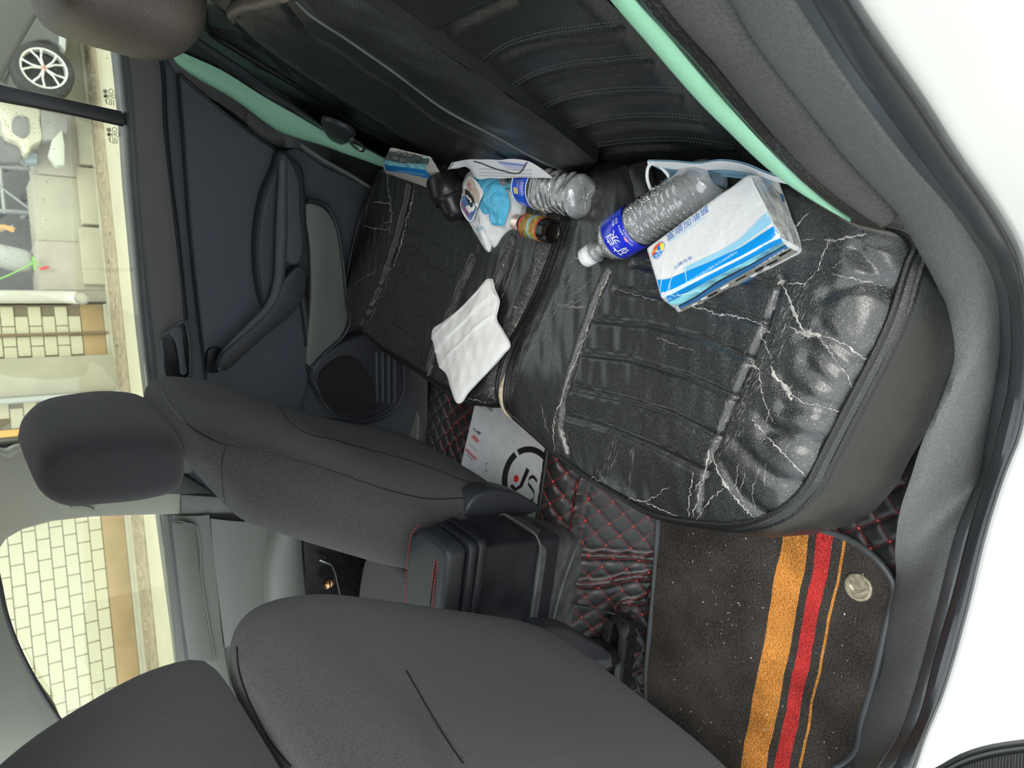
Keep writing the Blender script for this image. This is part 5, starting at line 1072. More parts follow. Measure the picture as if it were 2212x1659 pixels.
# crushed bottle
O2 = U((1268, 428), z=.383); E2 = U((1070, 384), z=.385); A2 = E2-O2; L2 = .205; A2 /= np.linalg.norm(A2)
b2_ = thing('crushed_water_bottle', (-.09, .68, .35), 'crumpled clear water bottle with its ribbed base towards the camera, beside the small brown bottle', 'bottle')
rr = np.random.default_rng(4); ph = rr.uniform(0, 6.28, 12)
def dent(s, r, t): return r*(1+.05*np.sin(3*t+s*70+ph[0])*smst(.012, .04, s)+.035*np.sin(5*t-s*130+ph[1])*smst(.012, .03, s)-.10*np.exp(-((s-.055)/.012)**2)*np.exp(-((np.angle(np.exp(1j*(t-ph[2]))))/.6)**2)-.08*np.exp(-((s-.03)/.006)**2)*np.cos(2*t+1)**2)*(1+.02*np.cos(5*t) if s < .012 else 1)
pr2 = [(.004, 0), (.004, .006), (.0, .018), (.001, .024), (.005, .0285), (.010, .0335)]+[(q, .0335+.0012*math.sin(q*500)) for q in np.linspace(.014, .10, 40)]+[(.102, .031), (.142, .031), (.144, .0305), (.155, .026), (.170, .017), (.178, .0135), (.192, .0130), (.2, .0130)]
lathe('bottle_body', pr2, O2, A2, PETC, b2_, 60, dent, ang=60)
for k in range(5):
    A_2, N0, N1 = cyl_frame(O2, A2); th = k*2*math.pi/5+.5; dr_ = math.cos(th)*N0*0+math.cos(th)*N1+math.sin(th)*np.cross(A_2, N1)
    tube('base_rib', [O2+A_2*.003+dr_*.004, O2+A_2*.0005+dr_*.012, O2-A_2*.0008+dr_*.020], .0012, PET, b2_, 8)
bb = [O2+A2*.003+.004*(math.cos(q)*N1+math.sin(q)*np.cross(A2, N1)) for q in np.linspace(0, 6.28, 20)]; tube('base_ring', np.array(bb), .0011, PET, b2_, 8)
lathe('bottle_label', [(.104, .0338), (.105, .0342), (.137, .0342), (.138, .0338)], O2, A2, mat('blue_picture_label', (.02, .09, .62), .3, coat=.5, var=.5, vscale=40), b2_, 40)
for s_ in (.1035, .1385): lathe('label_edge', [(s_-.0008, .0340), (s_, .0347), (s_+.0008, .0340)], O2, A2, WHITE, b2_, 40)
YEL = mat('yellow_print', (.85, .70, .22), .4); cyl_quad('label_badge', O2, A2, .122, .132, -.018, -.008, .0348, YEL, b2_); cyl_text('label_lettering', '优品', O2, A2, .127, -.013, .004, .0351, BLACKP, b2_); cyl_text('label_lettering', '饮用纯净水', O2, A2, .112, -.008, .0065, .0348, WHITE, b2_, w=.022)
# small brown bottle with a green and red label
O3 = U((1194, 501), z=.378); E3 = U((1108, 478), z=.374); A3 = E3-O3; A3 /= np.linalg.norm(A3); L3 = .098
b3 = thing('brown_bottle', (-.15, .71, .35), 'small dark brown glass bottle with a green and red label', 'bottle')
BRN = mat('dark_brown_glass', (.008, .006, .005), .22, spec=.5)
lathe('bottle_body', [(.003, 0), (.003, .0125), (.0015, .0145), (.0, .0155), (.0005, .0175), (.003, .0192), (.006, .0195), (.066, .0195), (.072, .0185), (.078, .013), (.081, .0105), (.085, .0105)], O3, A3, BRN, b3, 44)
lathe('base_rim', [(.0008, .0148), (-.0004, .0155), (.0008, .0163)], O3, A3, BRN, b3, 40)
OLV = mat('olive_label_print', (.33, .29, .06), .4, var=.5, vscale=120); RDP = mat('red_label_print', (.62, .07, .05), .4, var=.3, vscale=100)
lathe('bottle_label', [(.020, .0197), (.0205, .0200), (.066, .0200), (.0665, .0197)], O3, A3, OLV, b3, 44)
lathe('label_border', [(.020, .0200), (.0205, .0203), (.024, .0203), (.0245, .0200)], O3, A3, RDP, b3, 44); lathe('label_border', [(.061, .0200), (.0615, .0203), (.066, .0203), (.0665, .0199)], O3, A3, RDP, b3, 44)
lathe('label_band', [(.040, .0200), (.0405, .0203), (.044, .0203), (.0445, .0200)], O3, A3, mat('blue_label_print', (.2, .45, .75), .4), b3, 44)
cyl_text('label_lettering', '功能饮料', O3, A3, .052, .0, .007, .0205, RDP, b3, w=.026); cyl_text('label_lettering', '维生素', O3, A3, .031, .0, .006, .0205, RDP, b3, w=.02); cyl_text('label_lettering', 'VITAMIN', O3, A3, .0422, 0, .003, .0205, WHITE, b3, w=.022)
nk = [(.081, .011)]; 
for k in range(4): nk += [(.0835+k*.0038, .0120), (.0845+k*.0038, .0133), (.0860+k*.0038, .0133), (.0868+k*.0038, .0120)]
lathe('threaded_neck', nk+[(.099, .0125), (.0995, .010), (.09, .009)], O3, A3, mat('pale_copper_metal', (.75, .55, .48), .3, metal=.6), b3, 32)
# ------------------------------------------------------------------ black stepped plastic cup
cu = thing('black_cup', (-.13, .94, .345), 'black stepped plastic cup lying on its side in front of the small far tissue pack', 'cup')
Oc = U((960, 400), z=.392); Ec = U((988, 466), z=.378); Ac_ = Ec-Oc; Ac_ /= np.linalg.norm(Ac_); BP = mat('smooth_black_plastic', (.014, .014, .015), .32, bump=[('noise', 300, .1)])
lathe('cup_shell', [(-.018, 0), (-.018, .028), (-.012, .0315), (.012, .033), (.020, .0325), (.026, .030), (.030, .0265), (.034, .0250), (.052, .0245), (.060, .022), (.066, .016), (.068, 0)], Oc, Ac_, BP, cu, 48)
lathe('cup_rim', [(.026, .0302), (.029, .0312), (.032, .0285)], Oc, Ac_, BP, cu, 48)
# ------------------------------------------------------------------ far tissue pack
P0, P1 = U((825, 354), z=.43), U((918, 366), z=.425); P2, P3_ = U((932, 338), z=.462), U((844, 317), z=.468); Q0, Q1 = U((831, 374), z=.372), U((940, 413), z=.366)
dp_ = P3_-P0; tq = thing('tissue_pack', (-.07, 1.06, .35), 'small blue and cream tissue pack at the far end of the bench', 'tissue pack')
Q2, Q3_ = Q1+(P2-P1)+[.01, 0, 0], Q0+(P3_-P0)+[.01, 0, 0]
_, T_tq, _ = block('wrapper', [Q0, Q1, Q2, Q3_, P0, P1, P2, P3_], mat('cream_film', (.66, .63, .56), .35, bump=[('noise', 80, .8)], var=.1), tq, 20, .12, nz=.001)
TQ = [T_tq]
quads('photo_print', [(846, 318), (900, 326), (930, 339)], [(828, 350), (880, 354), (924, 356)], mat('dark_photo_print', (.10, .13, .13), .35, var=.8, vscale=150), .0008, tq, TQ)
quads('sky_print', [(828, 344), (870, 352), (922, 353)], [(826, 354), (870, 360), (918, 366)], SKYP, .0011, tq, TQ)
quads('blue_print', [(826, 354), (870, 359), (918, 366)], [(830, 367), (880, 374), (940, 388)], BLUE, .0011, tq, TQ)
for c in ((905, 331), (918, 338), (862, 328), (876, 330), (888, 334), (856, 340), (870, 345)): ondecal('printed_window', np.array([(c[0]-4, c[1]-3), (c[0]+5, c[1]-2), (c[0]+4, c[1]+3), (c[0]-5, c[1]+2)]), TQ, LCY if c[0] > 900 else PHO, tq, .0014)
surf_text('address_lettering', '东北侧交警队东行路北', (858, 367), (922, 377), 4, LCY, tq, TQ, .0014)
# ------------------------------------------------------------------ wet wipe pack, crumpled open
ww_ = thing('wet_wipe_pack', (-.13, .83, .345), 'crumpled white and sky blue wet wipe packet beside the black cup', 'wipe packet')
WP = mat('soft_white_film', (.78, .80, .80), .35, bump=[('noise', 60, .8)], var=.04, vscale=30); CY = mat('sky_blue_film', (.10, .52, .80), .3, bump=[('noise', 60, .8)], coat=.5, var=.1, vscale=50)
_, T_w = leaf('packet', [(1012, 372), (1000, 395), (994, 430), (1000, 450), (1018, 485), (1036, 520), (1057, 545), (1062, 520), (1066, 535), (1085, 508), (1108, 488), (1122, 470), (1126, 440), (1118, 400), (1110, 372), (1060, 368)], .368, WP, ww_, .022, .006, 42, skirt_=.02)
TW = [T_w]
_, T_cy = leaf('blue_panel', [(1023, 383), (1034, 400), (1043, 418), (1038, 440), (1037, 455), (1045, 463), (1060, 464), (1062, 484), (1072, 487), (1088, 486), (1094, 470), (1101, 440), (1096, 418), (1084, 395), (1075, 380), (1045, 376)], .388, CY, ww_, .010, .004, 60, seed=8)
_, T_fl = leaf('picture_flap', [(1013, 382), (1006, 392), (1001, 415), (994, 440), (997, 455), (1005, 470), (1014, 479), (1021, 476), (1028, 458), (1036, 436), (1044, 418), (1036, 400), (1024, 386)], .398, WHITE, ww_, .003, .0012, 40, seed=2)
TF = [T_fl]
def zf(x, y): return (960+x*.0904, 350+y*.0904)
ondecal('flap_print', spl(np.array([zf(620, 370), zf(560, 440), zf(500, 600), zf(470, 780), zf(640, 860), zf(800, 1000), zf(850, 800), zf(760, 600), zf(700, 440)]), 24, True), TF, mat('tan_print', (.52, .45, .38), .4), ww_, .0012)
ondecal('flap_print', spl(np.array([zf(465, 800), zf(420, 950), zf(410, 1060), zf(520, 1240), zf(640, 1400), zf(700, 1280), zf(780, 1080), zf(700, 1000), zf(560, 850)]), 24, True), TF, mat('denim_blue_print', (.08, .18, .42), .4, var=.4, vscale=90), ww_, .0013)
ondecal('flap_print', np.array([zf(510, 640), zf(600, 700), zf(720, 860), zf(740, 1000), zf(660, 1100), zf(600, 1000), zf(520, 800)]), TF, BLACKP, ww_, .0017)
for q in ([zf(500, 560), zf(560, 600), zf(530, 660), zf(490, 620)], [zf(560, 780), zf(640, 900), zf(610, 910), zf(540, 800)], [zf(640, 850), zf(680, 960), zf(630, 980)], [zf(560, 1020), zf(650, 1150), zf(610, 1150), zf(560, 1060)], [zf(700, 960), zf(760, 1100), zf(700, 1090)]): ondecal('flap_print', np.array(q), TF, WHITE, ww_, .0021)
surf_text('flap_lettering', '湿巾', zf(590, 470), zf(640, 700), 7, RP, ww_, TF, .002); surf_text('flap_lettering', '清洁湿巾', zf(440, 990), zf(610, 1290), 8, RP, ww_, TF, .0024)
surf_text('side_lettering', 'BABY WIPES', (1028, 496), (1044, 492), 8, LBLUE, ww_, TW+[T_cy], .001)
# ------------------------------------------------------------------ crumpled paper tissue on the far cushion
TIS = mat('tissue_paper', (.80, .81, .80), .9, bump=[('noise', 260, .5), ('noise', 40, .9)], spec=.1, var=.03)
FA, FB_ = U((948, 790), z=.38), U((1072, 650), z=.38); FD = (FB_-FA)/np.linalg.norm(FB_-FA); FN = np.array([-FD[1], FD[0], 0])
def fold_(r): q = (r-FA)@FN; return .004*smst(-.002, .002, q)+.0022*np.exp(-((q-.03)/.003)**2)+.002*np.exp(-((q+.028)/.003)**2)+.0007*np.abs(np.sin(q*90+(r-FA)@FD*40))
nap, _ = leaf('used_tissue', [(1059, 602), (1066, 625), (1076, 651), (1073, 668), (1069, 686), (1084, 715), (1099, 748), (1086, 765), (1077, 776), (1055, 800), (1030, 826), (1008, 850), (991, 872), (982, 862), (974, 838), (963, 806), (953, 796), (946, 784), (942, 750), (937, 715), (962, 695), (997, 667), (1030, 634)], (.355, -.1375, 0), TIS, None, .010, .0035, 20, skirt_=.004, seed=12, zf=fold_)
tag(nap, 'unfolded crumpled white paper tissue lying on the far seat cushion', 'tissue')
# ------------------------------------------------------------------ printed paper form leaning on the backrest
fo_ = thing('paper_form', (-.07, .85, .38), 'printed white paper form curling over the crushed bottle', 'paper form')
def cv(ps, zs, n): return spl(np.array([U(p, z=z) for p, z in zip(ps, zs)]), n)
FT = cv([(976, 351), (1003, 346), (1071, 345), (1140, 348), (1160, 358), (1190, 380)], [.435, .445, .448, .445, .438, .428], 60)
FB = cv([(967, 367), (990, 363), (1008, 361), (1018, 370), (1027, 384), (1060, 385), (1110, 384), (1150, 384), (1192, 384)], [.432, .430, .428, .425, .422, .421, .421, .422, .425], 60)
V, Fc = coons(FB, FT, [FB[0], FT[0]], [FB[-1], FT[-1]], 60, 14); V += vnoise(V, 40, .0008, 5)[:, None]
PPR = mat('white_office_paper', (.74, .74, .76), .7); fixn(mk('sheet', V, Fc, PPR, fo_, ang=60)); T_fo = [bvh(V, Fc)]
def pline(ps, w, m, par, T, n=30, lift=.0008, nm='printed_line'):
    P = castl(ps, T, lift, n)
    if len(P) > 3: tube(nm, P, w, m, par, 5)
pline([(1024, 348), (1040, 352), (1060, 360), (1085, 368), (1118, 374), (1124, 372), (1139, 350)], .0009, BLACKP, fo_, T_fo)
pline([(970, 366), (980, 353)], .0006, BLACKP, fo_, T_fo); pline([(972, 365), (1004, 359)], .0004, GP, fo_, T_fo); pline([(1016, 362), (1030, 383)], .0005, GP, fo_, T_fo)
for y in (364, 372, 378): pline([(1036, y), (1090, y+2), (1150, y+3)], .00025, GP, fo_, T_fo)
for k in range(9): pline([(1034+k*2.4, 374), (1035+k*2.4, 379)], .0004, GP, fo_, T_fo, 3); pline([(1028+k*2.4, 363), (1029+k*2.4, 366)], .0003, GP, fo_, T_fo, 3)
BD = mat('blue_form_print', (.10, .18, .62), .5)
for r_ in range(5):
    for k in range(20-r_*2): 
        x = 1076+k*3.1+r_*4; y = 348+r_*3.2+k*.35
        ondecal('stamp_mark', np.array([(x, y), (x+2.2, y), (x+2.2, y+2), (x, y+2)]), T_fo, BD if r_ < 2 else mat('pale_blue_print', (.5, .56, .75), .5), fo_, .0007)
# ------------------------------------------------------------------ face mask
fk = thing('face_mask', (-.03, .36, .39), 'light blue pleated disposable face mask with white ear loop, against the near backrest', 'face mask')
MB_ = mat('light_blue_nonwoven', (.36, .62, .80), .8, bump=[('noise', 700, .4)], spec=.2)
mt_ = cv([(1400, 345), (1450, 346), (1510, 350), (1560, 344), (1610, 352), (1660, 372), (1700, 384)], [.43, .435, .437, .438, .435, .425, .42], 70)
mb_ = cv([(1402, 347), (1425, 362), (1460, 377), (1530, 376), (1600, 384), (1660, 387), (1702, 390)], [.425, .40, .385, .38, .38, .385, .40], 70)
V, Fc = coons(mb_, mt_, [mb_[0], mt_[0]], [mb_[-1], mt_[-1]], 70, 40); v = (np.arange(len(V))//70)/39; V[:, 0] -= .003*np.abs(np.sin(v*math.pi*4)); V[:, 2] += .002*np.sin(v*math.pi*8)
fixn(mk('mask_panel', V, Fc, MB_, fk, ang=80))
V, Fc = loft([mt_+[-.002, 0, .001], mt_*.72+mb_*.28+[-.006, 0, .0]], False); fixn(mk('nose_band', V, Fc, mat('white_nonwoven', (.78, .80, .82), .8, bump=[('noise', 700, .4)]), fk))
tube('ear_loop', cv([(1412, 349), (1400, 362), (1398, 385), (1405, 408), (1413, 425), (1420, 430)], [.428, .425, .42, .412, .40, .39], 40), .0022, WHITE, fk); tube('ear_loop', cv([(1424, 358), (1438, 372), (1449, 390), (1449, 402), (1442, 412)], [.42, .418, .415, .41, .40], 40), .0022, WHITE, fk)
# ------------------------------------------------------------------ seat belt buckle flaps in the seat crease
for px, lb in (([(1306, 382), (1335, 366), (1362, 358), (1370, 390), (1382, 440), (1350, 456), (1326, 476), (1316, 440)], 'flat black leather buckle flap left of the mask loop, lower of two'), ([(1364, 360), (1385, 352), (1405, 350), (1420, 390), (1440, 430), (1420, 445), (1384, 440), (1372, 400)], 'flat black leather buckle flap behind the mask ear loop')):
    o = slab('buckle_flap', spl(UL(px, pl=(.366 if px[0][0] < 1350 else .374, -.1, 0)), 40, True), (0, 0, .008), BP, None, .003, 2); tag(o, lb, 'buckle flap', 'buckle flaps in the seat crease')
# ------------------------------------------------------------------ far seat belt with its tongue
sb = thing('seat_belt', (.03, 1.25, .4), 'black seat belt with black sleeve and metal tongue hanging along the far green edge panel', 'seat belt')
bw = np.array([UB(p, -.16, .3) for p in [(425, 88), (520, 150), (600, 208), (660, 250), (715, 288)]]); bw = spl(bw, 40)
V, Fc = loft([bw+[-.002, .022, -.004], bw+[-.006, 0, 0], bw+[-.002, -.022, .004], bw+[.002, -.02, .003], bw+[.002, .02, -.003]], True, False); fixn(mk('webbing', V, Fc, RUBBER, sb))
slab('tongue_sleeve', spl(np.array([UB(p, -.175, .3) for p in [(700, 262), (742, 276), (764, 288), (765, 300), (748, 312), (730, 314), (712, 302), (700, 280)]]), 30, True), (.012, 0, 0), RUBBER, sb, .004, 3)
tg = np.array([UB(p, -.185, .3) for p in [(754, 305), (763, 301), (776, 308), (789, 321), (788, 326), (780, 329), (768, 322), (756, 311)]]); tg = spl(tg, 40, True); ctr_ = tg.mean(0)
V, Fc = loft([tg, ctr_+(tg-ctr_)*.66, ctr_+(tg-ctr_)*.66+[.002, 0, 0], tg+[.002, 0, 0], tg], True); fixn(mk('tongue', V, Fc, CHROME, sb, smooth=False))
# far side bolster: green leather edge and black panels
fb = thing('seat_side_bolster', (.05, 1.34, .35), 'mint green and black side bolster of the backrest beside the far door', 'seat bolster')
gt = [(366, 106), (380, 115), (420, 133), (475, 158), (570, 216), (640, 256), (711, 297), (790, 329), (834, 352)]; gb_ = [(366, 108), (380, 136), (405, 156), (506, 215), (601, 282), (650, 300), (695, 314), (760, 338), (826, 360)]
yt = [1.32]*5+[1.31, 1.30, 1.28, 1.27]; G1, G2_ = spl(strip3(gt, yt), 70), spl(strip3(gb_, [y+.02 for y in yt]), 70)
V, Fc = loft([G1+[.006, -.002, 0]]+bowc(G1, G2_, .006), False); V += vnoise(V, 50, .0012, 2)[:, None]; fixn(mk('green_edge_panel', V, Fc, mat('far_mint_leather', (.30, .62, .42), .55, bump=[('noise', 70, .6)]), fb))  # same mint green as the near side bolster
tp_e = spl(np.array([UB(p, AF-.004, B0) for p in [(380, 30), (440, 85), (520, 140), (640, 210), (760, 285), (870, 342)]]), 70)
V, Fc = loft([tp_e+[.004, 0, 0], tp_e*.5+G1*.5+[.012, 0, 0], G1+[.01, 0, 0]], False); fixn(mk('black_edge_panel', V, Fc, LEATHER, fb))
JJ = spl(UL([(350, 105), (392, 170), (480, 232), (606, 326), (650, 322), (720, 360), (826, 418)], y=1.345), 70)
V, Fc = loft([G2_+[0, 0, 0], G2_*.5+JJ*.5+[-.01, 0, .0], JJ+[.0, 0.005, 0]], False); fixn(mk('outer_panel', V, Fc, LEATHER, fb))
# ================================================================== OUTSIDE THE FAR WINDOWS
KB = np.array([-4.628, 6.027, 0]); WE = np.array([5.78, 2.22, 0]); WE /= np.linalg.norm(WE); WN = np.array([-WE[1], WE[0], 0])
def WP_(s, z, off=0.): return KB+WE*s+WN*off+np.array([0, 0, z])
def wbox(nm, s0, s1, z0, z1, o0, o1, m, parent=None, bev=.004, **k):
    P = [WP_(s0, z0, o0), WP_(s1, z0, o0), WP_(s1, z0, o1), WP_(s0, z0, o1)]; return slab(nm, P, (0, 0, z1-z0), m, parent, bev, **k)
CONC = mat('pale_concrete', (.44, .42, .32), .9, bump=[('noise', 60, .6)], var=.18, vscale=5); CONC2 = mat('pinkish_concrete', (.42, .385, .31), .9, var=.2, vscale=6)
GRND = mat('dusty_ground', (.52, .49, .36), .95, bump=[('noise', 30, .8)], var=.14, vscale=3); RUB = mat('rubble', (.33, .28, .19), 1, bump=[('noise', 30, 1.)], var=.45, vscale=12)
TILE = mat('cream_tile', (.60, .58, .42), .5, var=.05, vscale=2, coat=.2); GROUT = mat('brown_grout', (.22, .19, .13), .9); PLINTH = mat('tan_plinth_render', (.40, .29, .15), .9, bump=[('noise', 40, .5)], var=.28, vscale=4)
g = slab('floor_ground', [(-14, -6, -.312), (10, -6, -.312), (10, 14, -.312), (-14, 14, -.312)], (0, 0, -.05), GRND, None, 0); st(g)
wl = thing('wall_outside', WP_(1.2, -.3, .05), None, None, None, 'structure'); wl['label'] = 'cream tiled outside wall with tan plinth seen through the far windows'
wbox('wall_backing', -3, 3.33, -.312, 3.2, .012, .25, GROUT, wl, 0)
wbox('plinth', -3, 3.33, -.255, -.078, -.006, .012, PLINTH, wl, .003)
wbox('ledge', -3, 3.33, -.312, -.258, -.03, .012, CONC, wl, .004)
BH, BL_ = .0992, .1745; proto = None; nb = 0
for r_ in range(0, 13):
    z0 = -.075+r_*BH; ph_ = 1.308+(.0873 if r_ % 2 else 0)
    for k in range(-12, 12):
        s0 = ph_+k*BL_; 
        if s0 < -1.1 or s0+BL_ > 3.34: continue
        if 2.52 < s0+BL_/2 < 2.86 or 1.5 < s0 < 2.25: continue
        if nb > 297: continue
        if proto is None:
            proto = wbox('brick', s0+.0035, s0+BL_-.0035, z0+.0035, z0+BH-.0035, -.002, .016, TILE, wl, .0025, seg=1); b0 = (s0, z0); o = proto
        else:
            o = proto.copy(); COL.objects.link(o); o.parent = wl; d = WE*(s0-b0[0]); o.location = (d[0], d[1], z0-b0[1]); o.name = 'brick'
        nb += 1
for s0, s1, z0, z1 in ((-3, -1.1, -.075, 3.2), (-1.1, 3.33, 1.22, 3.2)): wbox('upper_tiles', s0, s1, z0, z1, -.001, .014, TILE, wl, 0)
# kerb ledge and rubble gutter
rbm = []
for k in range(420):
    s_ = rng.uniform(-1.5, 6.2); o_ = -rng.uniform(.12, .42); c = WP_(s_, -.300, min(o_, -.24)); r = rng.uniform(.008, .03); M_ = rng.normal(size=(6, 3))*.25+np.array([[1, 0, 0], [-1, 0, 0], [0, 1, 0], [0, -1, 0], [0, 0, .8], [0, 0, -.8]])
    rbm.append((M_*r+c, [(0, 2, 4), (2, 1, 4), (1, 3, 4), (3, 0, 4), (2, 0, 5), (1, 2, 5), (3, 1, 5), (0, 3, 5)]))
V, Fc = join(rbm); tag(mk('gravel', V, Fc, RUB, None, smooth=False), 'strip of loose gravel and rubble along the foot of the tiled wall', 'gravel', kind='stuff')
st(wbox('trim_9', -3, 7.5, -.312, -.297, -.50, -.10, RUB, None, .002)); bpy.data.objects['trim_9']['label'] = 'dirt gutter along the wall'
st(wbox('trim_10', -3, 7.5, -.312, -.285, -.10, -.03, CONC, None, .004)); bpy.data.objects['trim_10']['label'] = 'pale kerb line at the wall foot'
o = wbox('concrete_pillar', 2.53, 2.86, -.312, 2.6, -.10, .05, CONC, None, .02); tag(o, 'rough pale concrete pillar standing against the tiled wall', 'pillar')
o = tube('rusty_bar', [WP_(3.065, -.27, -.03), WP_(3.05, 2.4, -.03)], .014, mat('rusty_iron', (.22, .16, .10), .8, var=.3), None, 10); tag(o, 'thin rusty vertical bar fixed to the tiled wall near the white downpipe', 'bar')
o = tube('grey_conduit', [WP_(2.50, -.33, -.16), WP_(2.49, 2.4, -.16)], .026, mat('grey_pipe', (.42, .44, .42), .5), None, 12); tag(o, 'slim grey vertical conduit between the concrete pillar and the headrest', 'conduit')
PVC = mat('white_pvc', (.60, .58, .50), .4)
dpn = thing('downpipe', WP_(3.38, -.1, -.09), 'white plastic downpipe with elbow ending above the gutter, at the tiled wall edge', 'downpipe')
tube('pipe', spl(np.array([WP_(3.38, 2.4, -.09), WP_(3.38, .8, -.09), WP_(3.38, .2, -.09), WP_(3.38, .05, -.09), WP_(3.375, -.02, -.10), WP_(3.36, -.055, -.15), WP_(3.355, -.065, -.19)]), 40), .056, PVC, dpn, 20)
lathe('pipe_mouth', [(0, .056), (0, .060), (.012, .060), (.012, .048), (.0, .046), (-.03, .046), (-.03, 0)], WP_(3.354, -.066, -.19), WP_(3.35, -.07, -.25)-WP_(3.354, -.066, -.19), mat('pipe_dark_inside', (.25, .25, .23), .7), dpn, 24)
o = wbox('orange_post', 2.20, 2.255, -.312, 2.4, -.22, -.18, mat('orange_paint', (.85, .45, .16), .6), None, .003); tag(o, 'orange painted vertical post just above the passenger headrest', 'post')
o = wbox('grey_board', 1.60, 2.14, -.312, 2.4, -.20, -.12, CONC, None, .003); tag(o, 'plain pale grey upright board behind the passenger headrest', 'board')
# open workshop bay left of the tiled wall: recess, sill blocks and heaped machinery
BAY = mat('dim_bay_wall', (.17, .18, .17), .9, var=.3, vscale=3); bay = thing('workshop_bay', WP_(4.4, -.3, .9), 'open grey workshop bay with a pale block sill beside the tiled wall', 'bay')
wbox('back_wall', 3.42, 9.5, -.312, 3, 1.2, 1.35, BAY, bay, 0); wbox('side_wall', 3.36, 3.46, -.312, 3, .02, 1.3, CONC2, bay, 0)
for k, (a_, b_, z_) in enumerate(((3.46, 3.90, .21), (3.905, 4.5, .19), (4.505, 5.2, .14), (5.205, 6.1, .05), (6.105, 7.6, .0))): wbox('sill_block', a_, b_, -.312, z_, .0+.02*(k % 2), .42, CONC if k % 2 else CONC2, bay, .008)
for k in range(3): wbox('step_slab', 3.5+k*.55, 4.02+k*.55, -.312, -.12-.03*k, -.09, .0, CONC, bay, .008)
MACH = mat('grey_machine_metal', (.38, .40, .38), .5, metal=.2, var=.3, vscale=8); MD = mat('dark_machine_metal', (.09, .09, .09), .6, var=.4, vscale=8)
mc = thing('engine_rack', WP_(4.75, .1, .5), 'pale metal rack heaped with greasy engine parts in the workshop bay', 'rack')
def wt(nm, a_, b_, r, m, par): return tube(nm, [WP_(*a_), WP_(*b_)], r, m, par, 8)
for s_ in (4.30, 4.72, 5.05): wt('upright', (s_, .05, .55), (s_, 1.3, .55), .022, MACH, mc)
for z_ in (.12, .36, .60, .85): wt('rail', (4.28, z_, .55), (5.07, z_, .55), .018, MACH, mc)
wt('brace', (4.32, .15, .53), (4.70, .58, .53), .012, MACH, mc); wt('brace', (4.74, .15, .53), (5.03, .58, .53), .012, MACH, mc)
for k in range(26):
    s_, z_ = rng.uniform(4.15, 5.1), rng.uniform(.15, .95); r = rng.uniform(.03, .075)
    lathe('engine_part', [(0, 0), (0, r*.8), (r*.3, r), (r*.8, r), (r, r*.5), (r*1.2, r*.4), (r*1.2, 0)], WP_(s_, z_, .62+rng.uniform(0, .3)), rng.normal(size=3)+[0, -1.2, 0], MACH if k % 2 else MD, mc, 14)
for k in range(10):
    c = WP_(rng.uniform(3.6, 4.2), rng.uniform(.25, .8), .6); d = rng.normal(size=3)*.12; o = tube('scrap_bar', [c-d, c+d], .012, MD if k % 2 else MACH, mc, 6)
bagm = mat('grey_white_sack', (.5, .52, .5), .7, bump=[('noise', 20, .6)])
sk, _, _ = headrest('grain_sack', [(WP_(3.78, .20, .3), .03, .03), (WP_(3.78, .24, .3), .09, .09), (WP_(3.80, .38, .3), .11, .10), (WP_(3.84, .5, .3), .09, .09), (WP_(3.86, .58, .3), .03, .03)], bagm, None, 28, 2.2); tag(sk, 'pale grey sack standing on the bay sill beside the flower', 'sack')
fl_ = thing('potted_flower', WP_(3.62, .15, .2), 'drooping green stemmed flower with red petals hanging by the bay sill', 'flower')
GS = mat('leaf_green', (.25, .55, .08), .6); RDF = mat('petal_red', (.75, .06, .05), .6); ORF = mat('orange_fabric', (.85, .42, .15), .7)
tube('stem', spl(np.array([WP_(3.52, .60, .05), WP_(3.56, .48, .0), WP_(3.62, .36, -.04), WP_(3.68, .26, -.06)]), 20), .007, GS, fl_, 6)
for a_ in range(6):
    q = a_*1.05; c = WP_(3.68, .25, -.06); d = WE*math.cos(q)+np.array([0, 0, 1])*math.sin(q); P = [c, c+d*.03+WN*-.01, c+d*.06]; V, Fc = loft([np.array(P)+np.array([0, 0, .008]), np.array(P)-np.array([0, 0, .008])], False); mk('leaf', V, Fc, GS, fl_)
for a_ in range(4): 
    c = WP_(3.63+.006*a_, .21-.012*a_, -.06); lathe('petal', [(0, 0), (.005, .012), (.03, .010), (.045, 0)], c, (0, 0, -1) if a_ % 2 else WE*.3-np.array([0, 0, 1]), RDF, fl_, 8)
o = tube('orange_strap', spl(np.array([WP_(3.98, .36, .0), WP_(4.0, .45, .0), WP_(3.93, .50, .0), WP_(3.82, .52, .0), WP_(3.76, .50, .0)]), 24), .022, ORF, None, 8); tag(o, 'short orange strap draped over the bay sill', 'strap')
# parked cars outside
pc = thing('parked_car', WP_(5.9, -.31, -.55), 'dark parked car with silver spoked wheel behind the quarter window', 'car')
wc = UWc = None
def UWp(p, off):
    d = ray(p); t = (off-WN@(CAM-KB))/(WN@d); return CAM+t*d
wc = UWp((92, 157), -.55); TYR = mat('tyre_rubber', (.05, .05, .052), .8); SIL = mat('silver_alloy', (.80, .80, .80), .3, metal=.4)
RT = .225
lathe('tyre', [(-.08, .15), (-.08, .20), (-.06, RT), (.06, RT), (.08, .205), (.085, .16)], wc, -WN, TYR, pc, 48)
lathe('rim', [(.07, .170), (.090, .170), (.088, .155), (.05, .148)], wc, -WN, SIL, pc, 48); lathe('rim_well', [(.03, .0), (.03, .15)], wc, -WN, TYR, pc, 32)
for k in range(5):
    for dq in (-.17, .17):
        q = k*2*math.pi/5+.3; d = WE*math.cos(q)+np.array([0, 0, 1])*math.sin(q); d2 = WE*math.cos(q+dq*1.6)+np.array([0, 0, 1])*math.sin(q+dq*1.6)
        tube('spoke', [wc-WN*.088+d*.02, wc-WN*.09+(d+d2)*.045, wc-WN*.088+d2*.158], [.011, .008, .010], SIL, pc, 8)
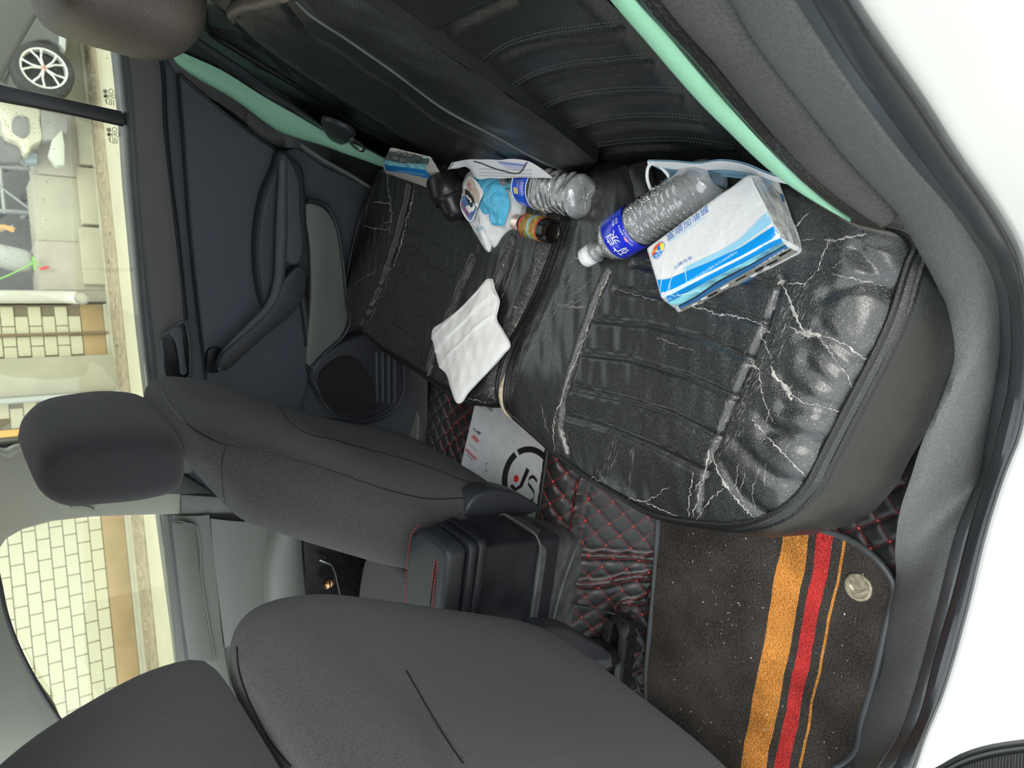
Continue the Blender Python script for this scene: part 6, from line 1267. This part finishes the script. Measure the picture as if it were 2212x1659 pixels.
lathe('hub_cap', [(.07, .026), (.095, .024), (.10, 0)], wc, -WN, mat('copper_hub', (.6, .35, .3), .4, metal=.5), pc, 20)
DKP = mat('dark_car_paint', (.13, .14, .15), .3, coat=.6)
bo = [UWp(p, -.50) for p in [(-60, 160), (18, 165), (26, 120), (60, 95), (110, 88), (142, 110), (148, 60), (140, -60), (-60, -160)]]; slab('side_panel', spl(np.array(bo), 60, True), WN*.4, DKP, pc, .02, 3)
slab('sill_strip', np.array([UWp(p, -.53) for p in [(128, 95), (142, 110), (146, -30), (132, -30)]]), WN*.1, mat('light_sill', (.5, .52, .52), .5), pc, .004)
wcar = thing('parked_car', WP_(4.9, -.31, -.1), 'cream white front bumper of a parked car with a dark fog lamp hole', 'car')
CRP = mat('cream_car_paint', (.62, .60, .46), .3, coat=.5); z7 = lambda x, y: (x*.1175, 180+y*.1175)
bp2 = [z7(-300, 250), z7(100, 330), z7(400, 390), z7(715, 450), z7(740, 700), z7(765, 1040), z7(640, 1110), z7(570, 1180), z7(540, 1270), z7(440, 1280), z7(400, 1150), z7(340, 1080), z7(120, 980), z7(50, 850), z7(0, 620), z7(-300, 500)]
slab('bumper', spl(np.array([UWp(p, -.25) for p in bp2]), 90, True), WN*.3, CRP, wcar, .015, 3)
slab('fog_lamp_hole', spl(np.array([UWp(p, -.262) for p in [z7(230, 660), z7(290, 600), z7(390, 590), z7(500, 620), z7(525, 700), z7(535, 900), z7(500, 960), z7(410, 1005), z7(300, 950), z7(240, 900)]]), 40, True), WN*.02, mat('grey_lamp_recess', (.22, .22, .21), .6, var=.3), wcar, .004)
slab('lower_grille', np.array([UWp(p, -.24) for p in [z7(735, 480), z7(1250, 600), z7(1240, 900), z7(1000, 1040), z7(780, 1040)]]), WN*.1, mat('dusty_grey_trim', (.30, .30, .28), .7, var=.3), wcar, .006)
slab('splitter', np.array([UWp(p, -.27) for p in [z7(960, 1040), z7(1140, 850), z7(1190, 1150), z7(1190, 1500), z7(1050, 1500), z7(900, 1300)]]), WN*.1, mat('pale_green_panel', (.58, .62, .52), .6), wcar, .006)
slab('blue_crate', np.array([UWp(p, -.1) for p in [z7(460, 1290), z7(690, 1290), z7(680, 1460), z7(450, 1450)]]), WN*.1, mat('pale_blue_plastic', (.35, .42, .50), .6), wcar, .004)
slab('inner_wing', np.array([UWp(p, -.15) for p in [z7(-200, 1000), z7(60, 960), z7(340, 1090), z7(400, 1300), z7(380, 1450), z7(-200, 1450)]]), WN*.1, mat('inner_dark', (.16, .16, .16), .7, var=.4), wcar, .004)
# low shed behind so the horizon is closed
o = wbox('shed', -9, 12, -.312, 4.0, 2.0, 2.2, CONC, None, 0); tag(o, 'plain pale wall of the shed behind the workshop bay', 'shed')
